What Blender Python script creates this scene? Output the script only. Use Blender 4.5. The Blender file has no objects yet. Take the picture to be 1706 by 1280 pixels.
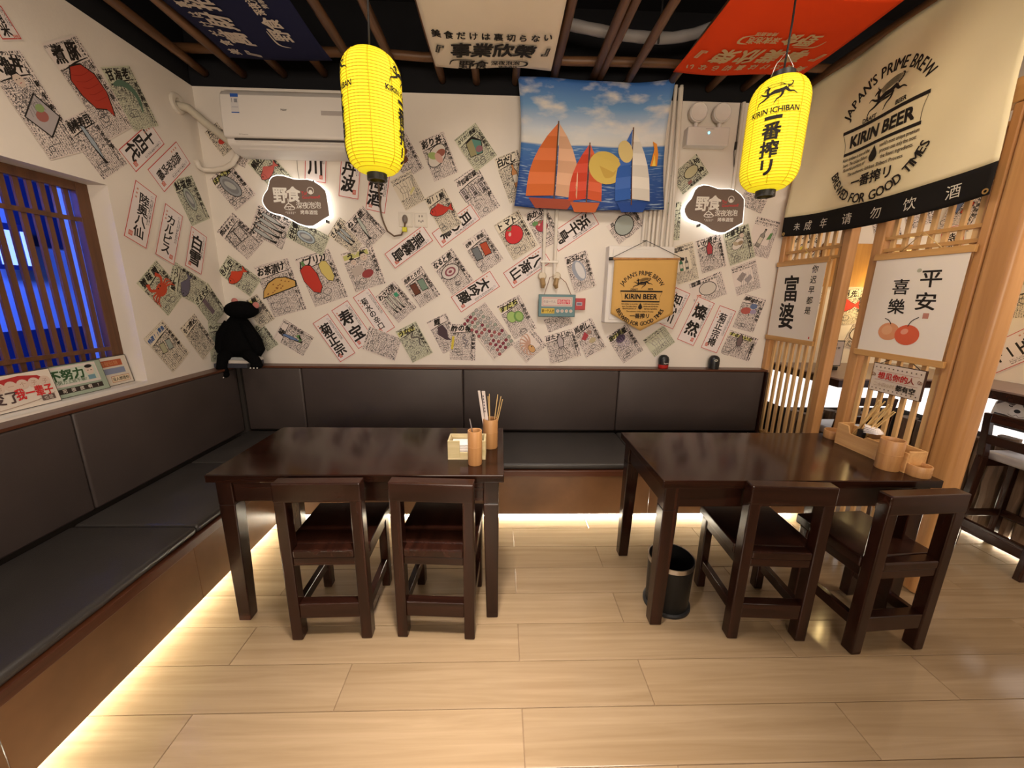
import bpy, bmesh, math, random
from mathutils import Vector, Matrix
random.seed(7)
S = bpy.context.scene
COL = S.collection
PI = math.pi
R = math.radians

# ---------------------------------------------------------------- camera, world, lights, exposure
cd = bpy.data.cameras.new('camera')
cd.sensor_fit = 'HORIZONTAL'; cd.sensor_width = 36.0; cd.lens = 36.0 * 637.3 / 1706.0
cd.clip_start = 0.02; cd.clip_end = 100
cam = bpy.data.objects.new('camera', cd); COL.objects.link(cam)
_p, _y, _r = -0.2287, 0.0315, 0.0146
_f = Vector((math.sin(_y)*math.cos(_p), math.cos(_y)*math.cos(_p), math.sin(_p)))
_rt = _f.cross(Vector((0, 0, 1))).normalized(); _up = _rt.cross(_f)
_r2 = math.cos(_r)*_rt + math.sin(_r)*_up; _u2 = -math.sin(_r)*_rt + math.cos(_r)*_up
M3 = Matrix((_r2, _u2, -_f)).transposed()
cam.matrix_world = Matrix.Translation((0, -3.0814, 1.4993)) @ M3.to_4x4()
S.camera = cam

W = bpy.data.worlds.new('world'); S.world = W; W.use_nodes = True
bg = W.node_tree.nodes['Background']; bg.inputs[0].default_value = (0.02, 0.035, 0.12, 1); bg.inputs[1].default_value = 0.6

S.view_settings.view_transform = 'Standard'; S.view_settings.look = 'None'
S.view_settings.gamma = 1.0; S.view_settings.use_curve_mapping = False
S.view_settings.exposure = 0.14

def area(name, loc, target, sx, sy, power, col, spread=PI):
    l = bpy.data.lights.new(name, 'AREA'); l.shape = 'RECTANGLE'; l.size = sx; l.size_y = sy
    l.energy = power; l.color = col; l.spread = spread
    o = bpy.data.objects.new(name, l); COL.objects.link(o); o.location = loc
    d = Vector(target) - Vector(loc)
    o.rotation_euler = d.to_track_quat('-Z', 'Y').to_euler()
    return o
WARM = (1.0, 0.83, 0.66); NEUT = (1.0, 0.90, 0.80)
area('ceiling_lamp', (0.35, -1.50, 2.84), (0.35, -1.45, 0), 0.30, 0.30, 16, NEUT, R(172))
area('ceiling_lamp', (-1.10, -1.75, 2.84), (-1.10, -1.65, 0), 0.30, 0.30, 8, WARM, R(172))
area('ceiling_lamp', (1.45, -1.85, 2.84), (1.45, -1.75, 0), 0.30, 0.30, 9, WARM, R(172))
area('ceiling_lamp', (-0.10, -2.35, 2.86), (-0.10, -2.25, 0), 0.25, 0.25, 18, NEUT, R(55))
area('ceiling_lamp', (0.90, -2.75, 2.84), (0.75, -1.6, 0.6), 0.45, 0.45, 4, WARM)
area('upper_wall_fill', (0.20, -5.30, 1.75), (0.1, -0.4, 2.75), 2.6, 0.9, 100, WARM)  # added fill, no real fixture: unseen behind the camera, lifts upper walls and flags
area('ceiling_lamp', (2.75, -1.90, 2.70), (2.8, -0.9, 0.4), 0.6, 0.5, 24, WARM)
area('street_neon', (-3.1, -1.6, 2.6), (-4.4, -0.4, 1.7), 1.2, 0.5, 250, (0.06, 0.15, 1.0))

# ---------------------------------------------------------------- materials
_M = {}
def newmat(name):
    m = bpy.data.materials.new(name); m.use_nodes = True
    nt = m.node_tree
    return m, nt, nt.nodes['Principled BSDF']
def mat(name, col, rough=0.5, metal=0.0, var=0.0, scale=8.0, bump=0.0, bscale=60.0, coat=0.0, spec=0.5, alpha=None):
    if name in _M: return _M[name]
    m, nt, b = newmat(name)
    b.inputs['Base Color'].default_value = (*col, 1); b.inputs['Roughness'].default_value = rough
    b.inputs['Metallic'].default_value = metal; b.inputs['Coat Weight'].default_value = coat
    b.inputs['Coat Roughness'].default_value = 0.12
    b.inputs['Specular IOR Level'].default_value = spec
    tc = nt.nodes.new('ShaderNodeTexCoord')
    if var:
        n = nt.nodes.new('ShaderNodeTexNoise'); n.inputs['Scale'].default_value = scale; n.inputs['Detail'].default_value = 5
        nt.links.new(tc.outputs['Object'], n.inputs['Vector'])
        r = nt.nodes.new('ShaderNodeValToRGB'); r.color_ramp.elements[0].position = 0.3; r.color_ramp.elements[1].position = 0.7
        r.color_ramp.elements[0].color = (*[c*(1-var) for c in col], 1)
        r.color_ramp.elements[1].color = (*[min(1, c*(1+var)) for c in col], 1)
        nt.links.new(n.outputs['Fac'], r.inputs['Fac']); nt.links.new(r.outputs['Color'], b.inputs['Base Color'])
    if bump:
        n2 = nt.nodes.new('ShaderNodeTexNoise'); n2.inputs['Scale'].default_value = bscale; n2.inputs['Detail'].default_value = 3
        nt.links.new(tc.outputs['Object'], n2.inputs['Vector'])
        bp = nt.nodes.new('ShaderNodeBump'); bp.inputs['Strength'].default_value = bump; bp.inputs['Distance'].default_value = 0.01
        nt.links.new(n2.outputs['Fac'], bp.inputs['Height']); nt.links.new(bp.outputs['Normal'], b.inputs['Normal'])
    _M[name] = m
    return m
def wood(name, c1, c2, axis=0, scale=18.0, stretch=0.07, rough=0.35, coat=0.0, rnd=0.0, bump=0.05, spec=0.5):
    """grain running along the object's own axis; every object gets its own piece of the grain"""
    if name in _M: return _M[name]
    m, nt, b = newmat(name); N = nt.nodes.new; L = nt.links.new
    tc = N('ShaderNodeTexCoord'); oi = N('ShaderNodeObjectInfo')
    sc = N('ShaderNodeVectorMath'); sc.operation = 'SCALE'; sc.inputs[3].default_value = 23.0
    cx = N('ShaderNodeCombineXYZ')
    for i in range(3): L(oi.outputs['Random'], cx.inputs[i])
    L(cx.outputs[0], sc.inputs[0])
    ad = N('ShaderNodeVectorMath'); ad.operation = 'ADD'; L(tc.outputs['Object'], ad.inputs[0]); L(sc.outputs[0], ad.inputs[1])
    mp = N('ShaderNodeMapping'); s = [scale]*3; s[axis] = scale*stretch; mp.inputs['Scale'].default_value = s
    L(ad.outputs[0], mp.inputs['Vector'])
    n = N('ShaderNodeTexNoise'); n.inputs['Scale'].default_value = 1.0; n.inputs['Detail'].default_value = 7; n.inputs['Roughness'].default_value = 0.62
    n.inputs['Distortion'].default_value = 0.6
    L(mp.outputs[0], n.inputs['Vector'])
    r = N('ShaderNodeValToRGB'); r.color_ramp.elements[0].position = 0.32; r.color_ramp.elements[1].position = 0.68
    r.color_ramp.elements[0].color = (*c1, 1); r.color_ramp.elements[1].color = (*c2, 1)
    L(n.outputs['Fac'], r.inputs['Fac'])
    if rnd:
        hv = N('ShaderNodeHueSaturation'); mr = N('ShaderNodeMapRange')
        mr.inputs[3].default_value = 1-rnd; mr.inputs[4].default_value = 1+rnd
        L(oi.outputs['Random'], mr.inputs[0]); L(mr.outputs[0], hv.inputs['Value']); L(r.outputs['Color'], hv.inputs['Color'])
        L(hv.outputs['Color'], b.inputs['Base Color'])
    else:
        L(r.outputs['Color'], b.inputs['Base Color'])
    b.inputs['Roughness'].default_value = rough; b.inputs['Coat Weight'].default_value = coat; b.inputs['Coat Roughness'].default_value = 0.1
    b.inputs['Specular IOR Level'].default_value = spec
    if bump:
        bp = N('ShaderNodeBump'); bp.inputs['Strength'].default_value = bump; bp.inputs['Distance'].default_value = 0.004
        L(n.outputs['Fac'], bp.inputs['Height']); L(bp.outputs['Normal'], b.inputs['Normal'])
    _M[name] = m
    return m
def glow(name, col, strength, base=None, rough=0.6):
    if name in _M: return _M[name]
    m, nt, b = newmat(name)
    b.inputs['Base Color'].default_value = (*(base or col), 1); b.inputs['Roughness'].default_value = rough
    b.inputs['Emission Color'].default_value = (*col, 1); b.inputs['Emission Strength'].default_value = strength
    _M[name] = m
    return m
def pcol(c, rough=0.7):
    """flat printing ink / paint of one colour"""
    k = 'print_%02x%02x%02x' % tuple(int(max(0, min(1, v))*255) for v in c)
    return mat(k, c, rough, spec=0.2)
def scribble(name, paper, ink, pitch, nscale, thr):
    """paper written over with rows of handwriting too small to read (flat print; coordinates are metres on the sheet)"""
    if name in _M: return _M[name]
    m, nt, b = newmat(name); N = nt.nodes.new; L = nt.links.new
    uv = N('ShaderNodeUVMap'); uv.uv_map = 'UVMap'
    sp = N('ShaderNodeSeparateXYZ'); L(uv.outputs[0], sp.inputs[0])
    dv = N('ShaderNodeMath'); dv.operation = 'DIVIDE'; dv.inputs[1].default_value = pitch; L(sp.outputs[0], dv.inputs[0])
    fr = N('ShaderNodeMath'); fr.operation = 'FRACT'; L(dv.outputs[0], fr.inputs[0])
    gt = N('ShaderNodeMath'); gt.operation = 'GREATER_THAN'; gt.inputs[1].default_value = 0.26 if pitch < 1 else -1.0; L(fr.outputs[0], gt.inputs[0])
    n = N('ShaderNodeTexNoise'); n.inputs['Scale'].default_value = nscale; n.inputs['Detail'].default_value = 1.5
    L(uv.outputs[0], n.inputs['Vector'])
    su = N('ShaderNodeMath'); su.operation = 'SUBTRACT'; su.inputs[1].default_value = 0.5; L(n.outputs['Fac'], su.inputs[0])
    ab = N('ShaderNodeMath'); ab.operation = 'ABSOLUTE'; L(su.outputs[0], ab.inputs[0])
    lt = N('ShaderNodeMath'); lt.operation = 'LESS_THAN'; lt.inputs[1].default_value = thr; L(ab.outputs[0], lt.inputs[0])
    mu = N('ShaderNodeMath'); mu.operation = 'MULTIPLY'; L(lt.outputs[0], mu.inputs[0]); L(gt.outputs[0], mu.inputs[1])
    mx = N('ShaderNodeMix'); mx.data_type = 'RGBA'
    mx.inputs[6].default_value = (*paper, 1); mx.inputs[7].default_value = (*ink, 1)
    L(mu.outputs[0], mx.inputs[0]); L(mx.outputs[2], b.inputs['Base Color'])
    b.inputs['Roughness'].default_value = 0.75; b.inputs['Specular IOR Level'].default_value = 0.2
    _M[name] = m
    return m

PLASTER = mat('plaster_white', (0.74, 0.68, 0.61), 0.85, var=0.03, scale=3, bump=0.06, bscale=90, spec=0.2)
BLACKCEIL = mat('ceiling_black', (0.012, 0.012, 0.014), 0.9, spec=0.15)
DARKWOOD = wood('stained_dark_wood', (0.009, 0.003, 0.0018), (0.030, 0.009, 0.005), 0, 26, 0.06, 0.24, 0.0, bump=0.03, spec=0.38)
DARKWOODZ = wood('stained_dark_wood_upright', (0.009, 0.003, 0.0018), (0.030, 0.009, 0.005), 2, 26, 0.06, 0.24, 0.0, bump=0.03, spec=0.38)
DARKWOODY = wood('stained_dark_wood_deep', (0.009, 0.003, 0.0018), (0.030, 0.009, 0.005), 1, 26, 0.06, 0.24, 0.0, bump=0.03, spec=0.38)
TOPWOOD = wood('polished_table_wood', (0.010, 0.0036, 0.002), (0.025, 0.008, 0.0045), 0, 26, 0.06, 0.13, 0.0, bump=0.008, spec=0.27)
TRIMWOOD = wood('trim_red_wood', (0.05, 0.014, 0.006), (0.11, 0.035, 0.014), 0, 22, 0.05, 0.35)
TRIMWOODY = wood('trim_red_wood_deep', (0.05, 0.014, 0.006), (0.11, 0.035, 0.014), 1, 22, 0.05, 0.35)
LEATHER = mat('grey_brown_leatherette', (0.050, 0.037, 0.034), 0.45, var=0.08, scale=5, bump=0.10, bscale=260)
LEATHERS = mat('dark_seat_leatherette', (0.040, 0.036, 0.034), 0.36, var=0.10, scale=5, bump=0.10, bscale=260)
COPPER = mat('brown_lacquered_board', (0.135, 0.066, 0.029), 0.30, var=0.38, scale=2.6, bump=0.02, bscale=40)
OAK = wood('oak_plank', (0.214, 0.143, 0.078), (0.284, 0.199, 0.118), 0, 26, 0.04, 0.16, coat=0.2, rnd=0.05, bump=0.012)
JOINT = mat('plank_joint', (0.16, 0.09, 0.05), 0.8)
PINE = wood('pine_orange', (0.36, 0.165, 0.055), (0.54, 0.285, 0.11), 2, 16, 0.05, 0.38)
PINEY = wood('pine_orange_deep', (0.40, 0.20, 0.06), (0.60, 0.34, 0.12), 1, 16, 0.05, 0.38)
SLATW = wood('pine_slat', (0.50, 0.29, 0.11), (0.68, 0.43, 0.19), 2, 16, 0.05, 0.42)
POLEW = wood('bamboo_pole_brown', (0.08, 0.034, 0.014), (0.20, 0.094, 0.040), 1, 20, 0.05, 0.45)
POLEX = wood('bamboo_beam_brown', (0.09, 0.04, 0.018), (0.20, 0.095, 0.04), 0, 20, 0.05, 0.45)
BAMBOO = wood('bamboo_cup', (0.36, 0.165, 0.055), (0.49, 0.26, 0.10), 2, 40, 0.06, 0.42)
BAMBOOIN = mat('bamboo_inside', (0.36, 0.15, 0.05), 0.6)
PALEWOOD = wood('pale_box_wood', (0.50, 0.40, 0.20), (0.64, 0.53, 0.31), 0, 30, 0.08, 0.5)
BOXWOOD = wood('box_wood_orange', (0.48, 0.25, 0.09), (0.62, 0.36, 0.15), 1, 30, 0.08, 0.42)
WINWOOD = wood('window_brown_wood', (0.07, 0.025, 0.008), (0.14, 0.055, 0.02), 2, 20, 0.05, 0.42)
WPLAST = mat('white_plastic', (0.72, 0.68, 0.64), 0.35, spec=0.5)
WPIPE = mat('white_pipe', (0.68, 0.62, 0.54), 0.4)
BLACKP = mat('black_plastic', (0.010, 0.009, 0.009), 0.45)
CORD = mat('black_cord', (0.012, 0.010, 0.010), 0.6)
METAL = mat('polished_steel', (0.60, 0.56, 0.52), 0.28, metal=1.0)
INK = pcol((0.018, 0.014, 0.012)); PAPER = pcol((0.74, 0.67, 0.62)); RED = pcol((0.55, 0.035, 0.03))

# ---------------------------------------------------------------- mesh helpers
class MB:
    def __init__(s): s.v = []; s.f = []; s.m = []; s.uv = {}
    def add(s, verts, faces, mi=0, uvs=None):
        o = len(s.v); s.v += [tuple(v) for v in verts]
        for i, f in enumerate(faces):
            if uvs: s.uv[len(s.f)] = uvs[i]
            s.f.append([o+k for k in f]); s.m.append(mi)
        return s
    def box(s, x0, y0, z0, x1, y1, z1, mi=0, T=None):
        v = [Vector((x, y, z)) for x in (x0, x1) for y in (y0, y1) for z in (z0, z1)]
        if T: v = [T @ q for q in v]
        return s.add(v, [(0,1,3,2), (4,6,7,5), (0,4,5,1), (2,3,7,6), (0,2,6,4), (1,5,7,3)], mi)
    def hexa(s, bot, top, mi=0):
        """a tapering bar: four bottom corners (counter-clockwise) and four top ones"""
        return s.add(list(bot)+list(top), [(3,2,1,0), (4,5,6,7), (0,1,5,4), (1,2,6,5), (2,3,7,6), (3,0,4,7)], mi)
    def lathe(s, prof, n=24, c=(0,0,0), mi=0, T=None, closed=False):
        vs = []; fs = []
        for r, z in prof:
            for k in range(n):
                a = 2*PI*k/n; q = Vector((c[0]+r*math.cos(a), c[1]+r*math.sin(a), c[2]+z)); vs.append(T @ q if T else q)
        m = len(prof)
        for i in range(m-1 + (1 if closed else 0)):
            i2 = (i+1) % m
            for k in range(n):
                k2 = (k+1) % n; fs.append((i*n+k, i*n+k2, i2*n+k2, i2*n+k))
        if not closed:
            if prof[0][0] > 1e-6: fs.append(tuple(range(n-1, -1, -1)))
            if prof[-1][0] > 1e-6: fs.append(tuple((m-1)*n+k for k in range(n)))
        return s.add(vs, fs, mi)
    def tube(s, pts, r, n=8, mi=0, cap=True):
        pts = [Vector(p) for p in pts]; vs = []; fs = []
        rr = r if isinstance(r, (list, tuple)) else [r]*len(pts)
        nrm = None
        for i, p in enumerate(pts):
            t = (pts[min(i+1, len(pts)-1)] - pts[max(i-1, 0)]).normalized()
            if nrm is None:
                nrm = t.cross(Vector((0.13, 0.31, 0.94)));
                if nrm.length < 1e-3: nrm = t.cross(Vector((1, 0, 0)))
            nrm = (nrm - t*nrm.dot(t)).normalized(); bn = t.cross(nrm)
            for k in range(n):
                a = 2*PI*k/n; vs.append(p + rr[i]*(math.cos(a)*nrm + math.sin(a)*bn))
        for i in range(len(pts)-1):
            for k in range(n):
                k2 = (k+1) % n; fs.append((i*n+k, i*n+k2, (i+1)*n+k2, (i+1)*n+k))
        if cap:
            fs.append(tuple(range(n-1, -1, -1))); fs.append(tuple((len(pts)-1)*n+k for k in range(n)))
        return s.add(vs, fs, mi)
    def ball(s, c, rx, ry, rz, nu=16, nv=10, mi=0):
        prof = [(math.sin(PI*i/nv), -math.cos(PI*i/nv)) for i in range(nv+1)]
        T = Matrix.Translation(c) @ Matrix.Diagonal((rx, ry, rz, 1))
        prof[0] = (0.001, -1); prof[-1] = (0.001, 1)
        return s.lathe(prof, nu, (0,0,0), mi, T)
    def slab(s, poly, fn, d0, d1, mi=0):
        """a flat outline given thickness; fn(u, v, d) -> point"""
        n = len(poly)
        vs = [fn(u, v, d0) for u, v in poly] + [fn(u, v, d1) for u, v in poly]
        fs = [tuple(range(n-1, -1, -1)), tuple(range(n, 2*n))] + [(k, (k+1) % n, n+(k+1) % n, n+k) for k in range(n)]
        return s.add(vs, fs, mi)
    def build(s, name, mats, parent=None, smooth=False, bevel=0.0, bseg=2, solid=0.0, world=True, angle=40, fix=True):
        me = bpy.data.meshes.new(name)
        off = Vector(parent['_o']) if (parent is not None and world and '_o' in parent) else Vector((0, 0, 0))
        me.from_pydata([tuple(Vector(v)-off) for v in s.v], [], s.f)
        mats = mats if isinstance(mats, (list, tuple)) else [mats]
        for m in mats: me.materials.append(m)
        me.polygons.foreach_set('material_index', s.m)
        if s.uv:
            lay = me.uv_layers.new(name='UVMap')
            for i, p in enumerate(me.polygons):
                if i in s.uv:
                    for li, c in zip(p.loop_indices, s.uv[i]): lay.data[li].uv = c
        if fix:
            bm = bmesh.new(); bm.from_mesh(me); bmesh.ops.recalc_face_normals(bm, faces=bm.faces); bm.to_mesh(me); bm.free()
        if smooth:
            me.polygons.foreach_set('use_smooth', [True]*len(me.polygons))
        me.update()
        o = bpy.data.objects.new(name, me); COL.objects.link(o)
        if parent is not None:
            o.parent = parent
            if '_o' in parent: o['_o'] = tuple(parent['_o'])
        if bevel:
            b = o.modifiers.new('bevel', 'BEVEL'); b.width = bevel; b.segments = bseg; b.limit_method = 'ANGLE'; b.angle_limit = R(angle)
        if solid:
            sm = o.modifiers.new('thick', 'SOLIDIFY'); sm.thickness = solid; sm.offset = 0
        if smooth == 'auto':
            try: me.set_sharp_from_angle(angle=R(35))
            except Exception: pass
        return o

def tag(o, label, cat, group=None):
    o['label'] = label; o['category'] = cat
    if group: o['group'] = group
    return o
def thing(name, label, cat, loc=(0,0,0), rz=0.0, group=None):
    o = bpy.data.objects.new(name, None); COL.objects.link(o)
    o.empty_display_size = 0.05
    o.location = loc; o.rotation_euler = (0, 0, rz); o['_o'] = tuple(loc)
    return tag(o, label, cat, group)
def struct(o): o['kind'] = 'structure'; return o
def sroot(name, loc=(0,0,0)):
    o = bpy.data.objects.new(name, None); COL.objects.link(o); o.location = loc; o['_o'] = tuple(loc); o['kind'] = 'structure'
    return o
def dup(root, loc, rz, label=None, group=None):
    r = root.copy(); COL.objects.link(r); r.location = loc; r.rotation_euler = (0, 0, rz); r['_o'] = tuple(loc)
    if label: r['label'] = label
    if group: r['group'] = group
    for ch in list(root.children):
        c = ch.copy(); COL.objects.link(c); c.parent = r
        for g in list(ch.children):
            d = g.copy(); COL.objects.link(d); d.parent = c
    return r

# ---- lettering: the built-in font's outlines, turned to mesh once per string
_G = {}
def glyphs(s, bold=0.0):
    k = (s, bold)
    if k not in _G:
        c = bpy.data.curves.new('lettering', 'FONT'); c.body = s; c.resolution_u = 2; c.offset = bold
        o = bpy.data.objects.new('lettering', c); COL.objects.link(o)
        me = bpy.data.meshes.new_from_object(o.evaluated_get(bpy.context.evaluated_depsgraph_get()))
        _G[k] = ([(v.co.x, v.co.y) for v in me.vertices], [tuple(p.vertices) for p in me.polygons])
        bpy.data.objects.remove(o); bpy.data.curves.remove(c); bpy.data.meshes.remove(me)
    return _G[k]

class Print:
    """flat printing laid on a surface; fn(u, v, h) maps sheet metres (u right, v up, h off the surface) to a point"""
    def __init__(s, fn, h0=0.0004):
        s.fn = fn; s.mb = MB(); s.mats = []; s.h = h0; s.step = 0.00012
    def mi(s, m):
        if m not in s.mats: s.mats.append(m)
        return s.mats.index(m)
    def _m(s, c): return c if isinstance(c, bpy.types.Material) else pcol(c)
    def poly(s, pts, c, h=None):
        h = s.h if h is None else h
        s.mb.add([s.fn(u, v, h) for u, v in pts], [tuple(range(len(pts)))], s.mi(s._m(c))); s.h += s.step
    def rect(s, u0, v0, u1, v1, c, n=1):
        for i in range(n):
            a = u0+(u1-u0)*i/n; b = u0+(u1-u0)*(i+1)/n
            s.mb.add([s.fn(a, v0, s.h), s.fn(b, v0, s.h), s.fn(b, v1, s.h), s.fn(a, v1, s.h)], [(0,1,2,3)], s.mi(s._m(c)))
        s.h += s.step
    def zone(s, u0, v0, u1, v1, m, vert=True):
        a, b = random.random()*9, random.random()*9
        uv = [(u0+a, v0+b), (u1+a, v0+b), (u1+a, v1+b), (u0+a, v1+b)]
        if not vert: uv = [(y, x) for x, y in uv]
        s.mb.add([s.fn(u, v, s.h) for u, v in ((u0,v0),(u1,v0),(u1,v1),(u0,v1))], [(0,1,2,3)], s.mi(m), [uv]); s.h += s.step
    def ell(s, u, v, a, b, c, rot=0, n=16):
        cs, sn = math.cos(rot), math.sin(rot)
        s.poly([(u+a*math.cos(t)*cs-b*math.sin(t)*sn, v+a*math.cos(t)*sn+b*math.sin(t)*cs) for t in (2*PI*i/n for i in range(n))], c)
    def ring(s, u, v, a, b, w, c, n=20):
        vs = []; 
        for i in range(n):
            t = 2*PI*i/n
            vs += [s.fn(u+a*math.cos(t), v+b*math.sin(t), s.h), s.fn(u+(a-w)*math.cos(t), v+(b-w)*math.sin(t), s.h)]
        s.mb.add(vs, [(2*i, 2*((i+1) % n), 2*((i+1) % n)+1, 2*i+1) for i in range(n)], s.mi(s._m(c))); s.h += s.step
    def frame(s, u0, v0, u1, v1, w, c):
        h = s.h
        for a in ((u0,v0,u1,v0+w), (u0,v1-w,u1,v1), (u0,v0+w,u0+w,v1-w), (u1-w,v0+w,u1,v1-w)):
            s.h = h; s.rect(*a, c)
    def stroke(s, pts, w, c, sm=4):
        """brush stroke: w is one width or a list of widths"""
        P = [Vector(p) for p in pts]; ws = w if isinstance(w, (list, tuple)) else [w]*len(P)
        if sm > 1 and len(P) > 2:
            Q = []; V = []
            for i in range(len(P)-1):
                p0 = P[max(i-1,0)]; p1 = P[i]; p2 = P[i+1]; p3 = P[min(i+2,len(P)-1)]
                for k in range(sm):
                    t = k/sm
                    Q.append(0.5*((2*p1)+(p2-p0)*t+(2*p0-5*p1+4*p2-p3)*t*t+(3*p1-p0-3*p2+p3)*t**3)); V.append(ws[i]+(ws[i+1]-ws[i])*t)
            Q.append(P[-1]); V.append(ws[-1]); P, ws = Q, V
        vs = []
        for i, p in enumerate(P):
            t = P[min(i+1,len(P)-1)]-P[max(i-1,0)]
            if t.length < 1e-9: t = Vector((1,0))
            t.normalize(); n = Vector((-t.y, t.x))*ws[i]*0.5
            vs += [s.fn(*(p+n), s.h), s.fn(*(p-n), s.h)]
        s.mb.add(vs, [(2*i, 2*i+2, 2*i+3, 2*i+1) for i in range(len(P)-1)], s.mi(s._m(c))); s.h += s.step
    def text(s, t, u, v, size, c, rot=0.0, bold=0.0, sx=1.0, shear=0.0, al='c', maxw=None, sy=1.0):
        """centre-aligned line of lettering; size is the height of a full character in metres"""
        vs, fs = glyphs(t)
        if not vs: return
        x0 = min(p[0] for p in vs); x1 = max(p[0] for p in vs); y0 = min(p[1] for p in vs); y1 = max(p[1] for p in vs)
        k = size/0.93
        if maxw and (x1-x0)*k*sx > maxw: sx = maxw/((x1-x0)*k)
        cx = {'c': (x0+x1)/2, 'l': x0, 'r': x1}[al]; cy = (y0+y1)/2
        if al == 'l' or al == 'b': cy = (y0+y1)/2
        cs, sn = math.cos(rot), math.sin(rot)
        # heavier strokes: the outline laid down several times, a little apart
        q = bold*0.5
        for dx, dy in (((0, 0),) if q < .004 else ((-q, -q), (q, -q), (q, q), (-q, q))):
            out = []
            for x, y in vs:
                a = ((x-cx+dx)*sx + (y-cy)*shear)*k; b = (y-cy+dy)*k*sy
                out.append(s.fn(u+a*cs-b*sn, v+a*sn+b*cs, s.h))
            s.mb.add(out, fs, s.mi(s._m(c)))
            s.h += 0.00004
        s.h += s.step
    def vtext(s, t, u, v_top, size, c, pitch=1.05, bold=0.0, sx=1.0, shear=0.0):
        """characters one under another, first one's top at v_top"""
        for i, ch in enumerate(t):
            h = s.h
            if ch != ' ': s.text(ch, u, v_top-size*(0.5+pitch*i), size if ch != '一' else size*0.16, c, 0, bold, sx if ch != '一' else sx*1.0, shear) if ch != '一' else s.rect(u-size*0.42*sx, v_top-size*(0.56+pitch*i), u+size*0.42*sx, v_top-size*(0.44+pitch*i), c)
            s.h = h
        s.h += s.step
    def arc(s, t, cu, cv, rad, a0, a1, size, c, bold=0.0, inside=False):
        """capitals set along a circle from angle a0 to a1 (degrees)"""
        n = len(t); h = s.h
        wd = []
        for ch in t:
            if ch == ' ': wd.append(0.32); continue
            vs, _ = glyphs(ch); wd.append(max(p[0] for p in vs)-min(p[0] for p in vs)+0.09)
        tot = sum(wd); acc = 0
        for ch, w in zip(t, wd):
            f = (acc+w/2)/tot; acc += w
            if ch == ' ': continue
            a = R(a0+(a1-a0)*f)
            s.h = h
            s.cap(ch, cu+rad*math.cos(a), cv+rad*math.sin(a), size, c, a-PI/2 if not inside else a+PI/2, bold)
        s.h = h+s.step
    def cap(s, ch, u, v, size, c, rot, bold, sx=0.84):
        vs, fs = glyphs(ch); x0 = min(p[0] for p in vs); x1 = max(p[0] for p in vs)
        k = size/0.72; kx = k*sx; cs, sn = math.cos(rot), math.sin(rot); q = bold*.5
        for dx, dy in ((-q, 0), (q, 0), (0, q)):
            s.h += 0.00003
            s.mb.add([s.fn(u+((x+dx-(x0+x1)/2)*kx)*cs-((y+dy-0.35)*k)*sn, v+((x+dx-(x0+x1)/2)*kx)*sn+((y+dy-0.35)*k)*cs, s.h) for x, y in vs], fs, s.mi(s._m(c)))
    def build(s, name, parent=None, world=True):
        return s.mb.build(name, s.mats, parent, world=world, fix=False)

def beast(P, u, v, k, c, lines=True):
    """the running long-maned beast of the beer emblem, head to the left"""
    def st(pts, w): P.stroke([(u+x*k, v+y*k) for x, y in pts], [q*k for q in w], c)
    h = P.h
    st([(-.42,-.02),(-.15,.08),(.15,.10),(.45,.22)], [.10,.20,.20,.16]); P.h = h
    st([(-.40,.0),(-.47,.18),(-.42,.34),(-.56,.30),(-.66,.22)], [.14,.12,.13,.09,.03]); P.h = h
    st([(-.42,.36),(-.52,.46),(-.50,.52)], [.05,.04,.01]); P.h = h
    st([(-.42,-.02),(-.62,.04),(-.80,.14),(-.92,.06)], [.12,.08,.05,.02]); P.h = h
    st([(-.36,-.06),(-.62,-.20),(-.88,-.30),(-.96,-.56)], [.12,.09,.06,.03]); P.h = h
    st([(.42,.18),(.58,.02),(.80,.0),(1.0,-.12)], [.16,.10,.06,.02]); P.h = h
    st([(.28,.06),(.22,-.16),(.02,-.30),(-.10,-.52)], [.15,.10,.07,.02]); P.h = h
    st([(.48,.24),(.66,.34),(.72,.5),(.62,.56)], [.08,.06,.06,.02]); P.h = h
    if lines:
        for i in range(9):
            f = i/8
            st([(-.38+.10*f,.36-.20*f),(-.05,.50-.26*f),(.42,.56-.24*f),(.92-.05*i,.42-.18*f)], [.010,.018,.018,.006]); P.h = h
        for i in range(5):
            f = i/4
            st([(-.60+.1*f,-.10-.10*f),(-.30,-.02-.10*f),(.05,-.04-.07*f),(.35,.02-.05*f)], [.006,.018,.018,.006]); P.h = h
    P.h = h+P.step
# ================================================================ THE SETTING
XL = -2.13          # left wall face
XR = 3.37           # right wall face (behind the bar)
HC = 2.865          # top of the white walls
CEIL = 3.40
YB = -5.6           # wall behind the camera

# floor: joint bed with single planks on it
fl = sroot('floor')
b = MB(); b.box(-2.3, YB, -0.06, XR+0.1, 0.1, -0.0035); o = b.build('plank_bed', JOINT, fl)
_pm = {}
def plank(x0, x1, y0, y1):
    w, d = round(x1-x0, 4), round(y1-y0, 4)
    if (w, d) not in _pm:
        m = MB(); m.box(-w/2+.0008, -d/2+.0008, -0.004, w/2-.0008, d/2-.0008, 0.0)
        o = m.build('plank', OAK, fl); _pm[(w, d)] = o.data
        # eased upper edges
        bm = bmesh.new(); bm.from_mesh(o.data)
        es = [e for e in bm.edges if all(v.co.z > -0.001 for v in e.verts)]
        bmesh.ops.bevel(bm, geom=es, offset=0.0016, segments=1, affect='EDGES'); bm.to_mesh(o.data); bm.free()
    else:
        o = bpy.data.objects.new('plank', _pm[(w, d)]); COL.objects.link(o); o.parent = fl
    o.location = ((x0+x1)/2, (y0+y1)/2, 0)
    if random.random() < .5: o.rotation_euler = (0, 0, PI)
PW, PD = 1.197, 0.1875
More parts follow.
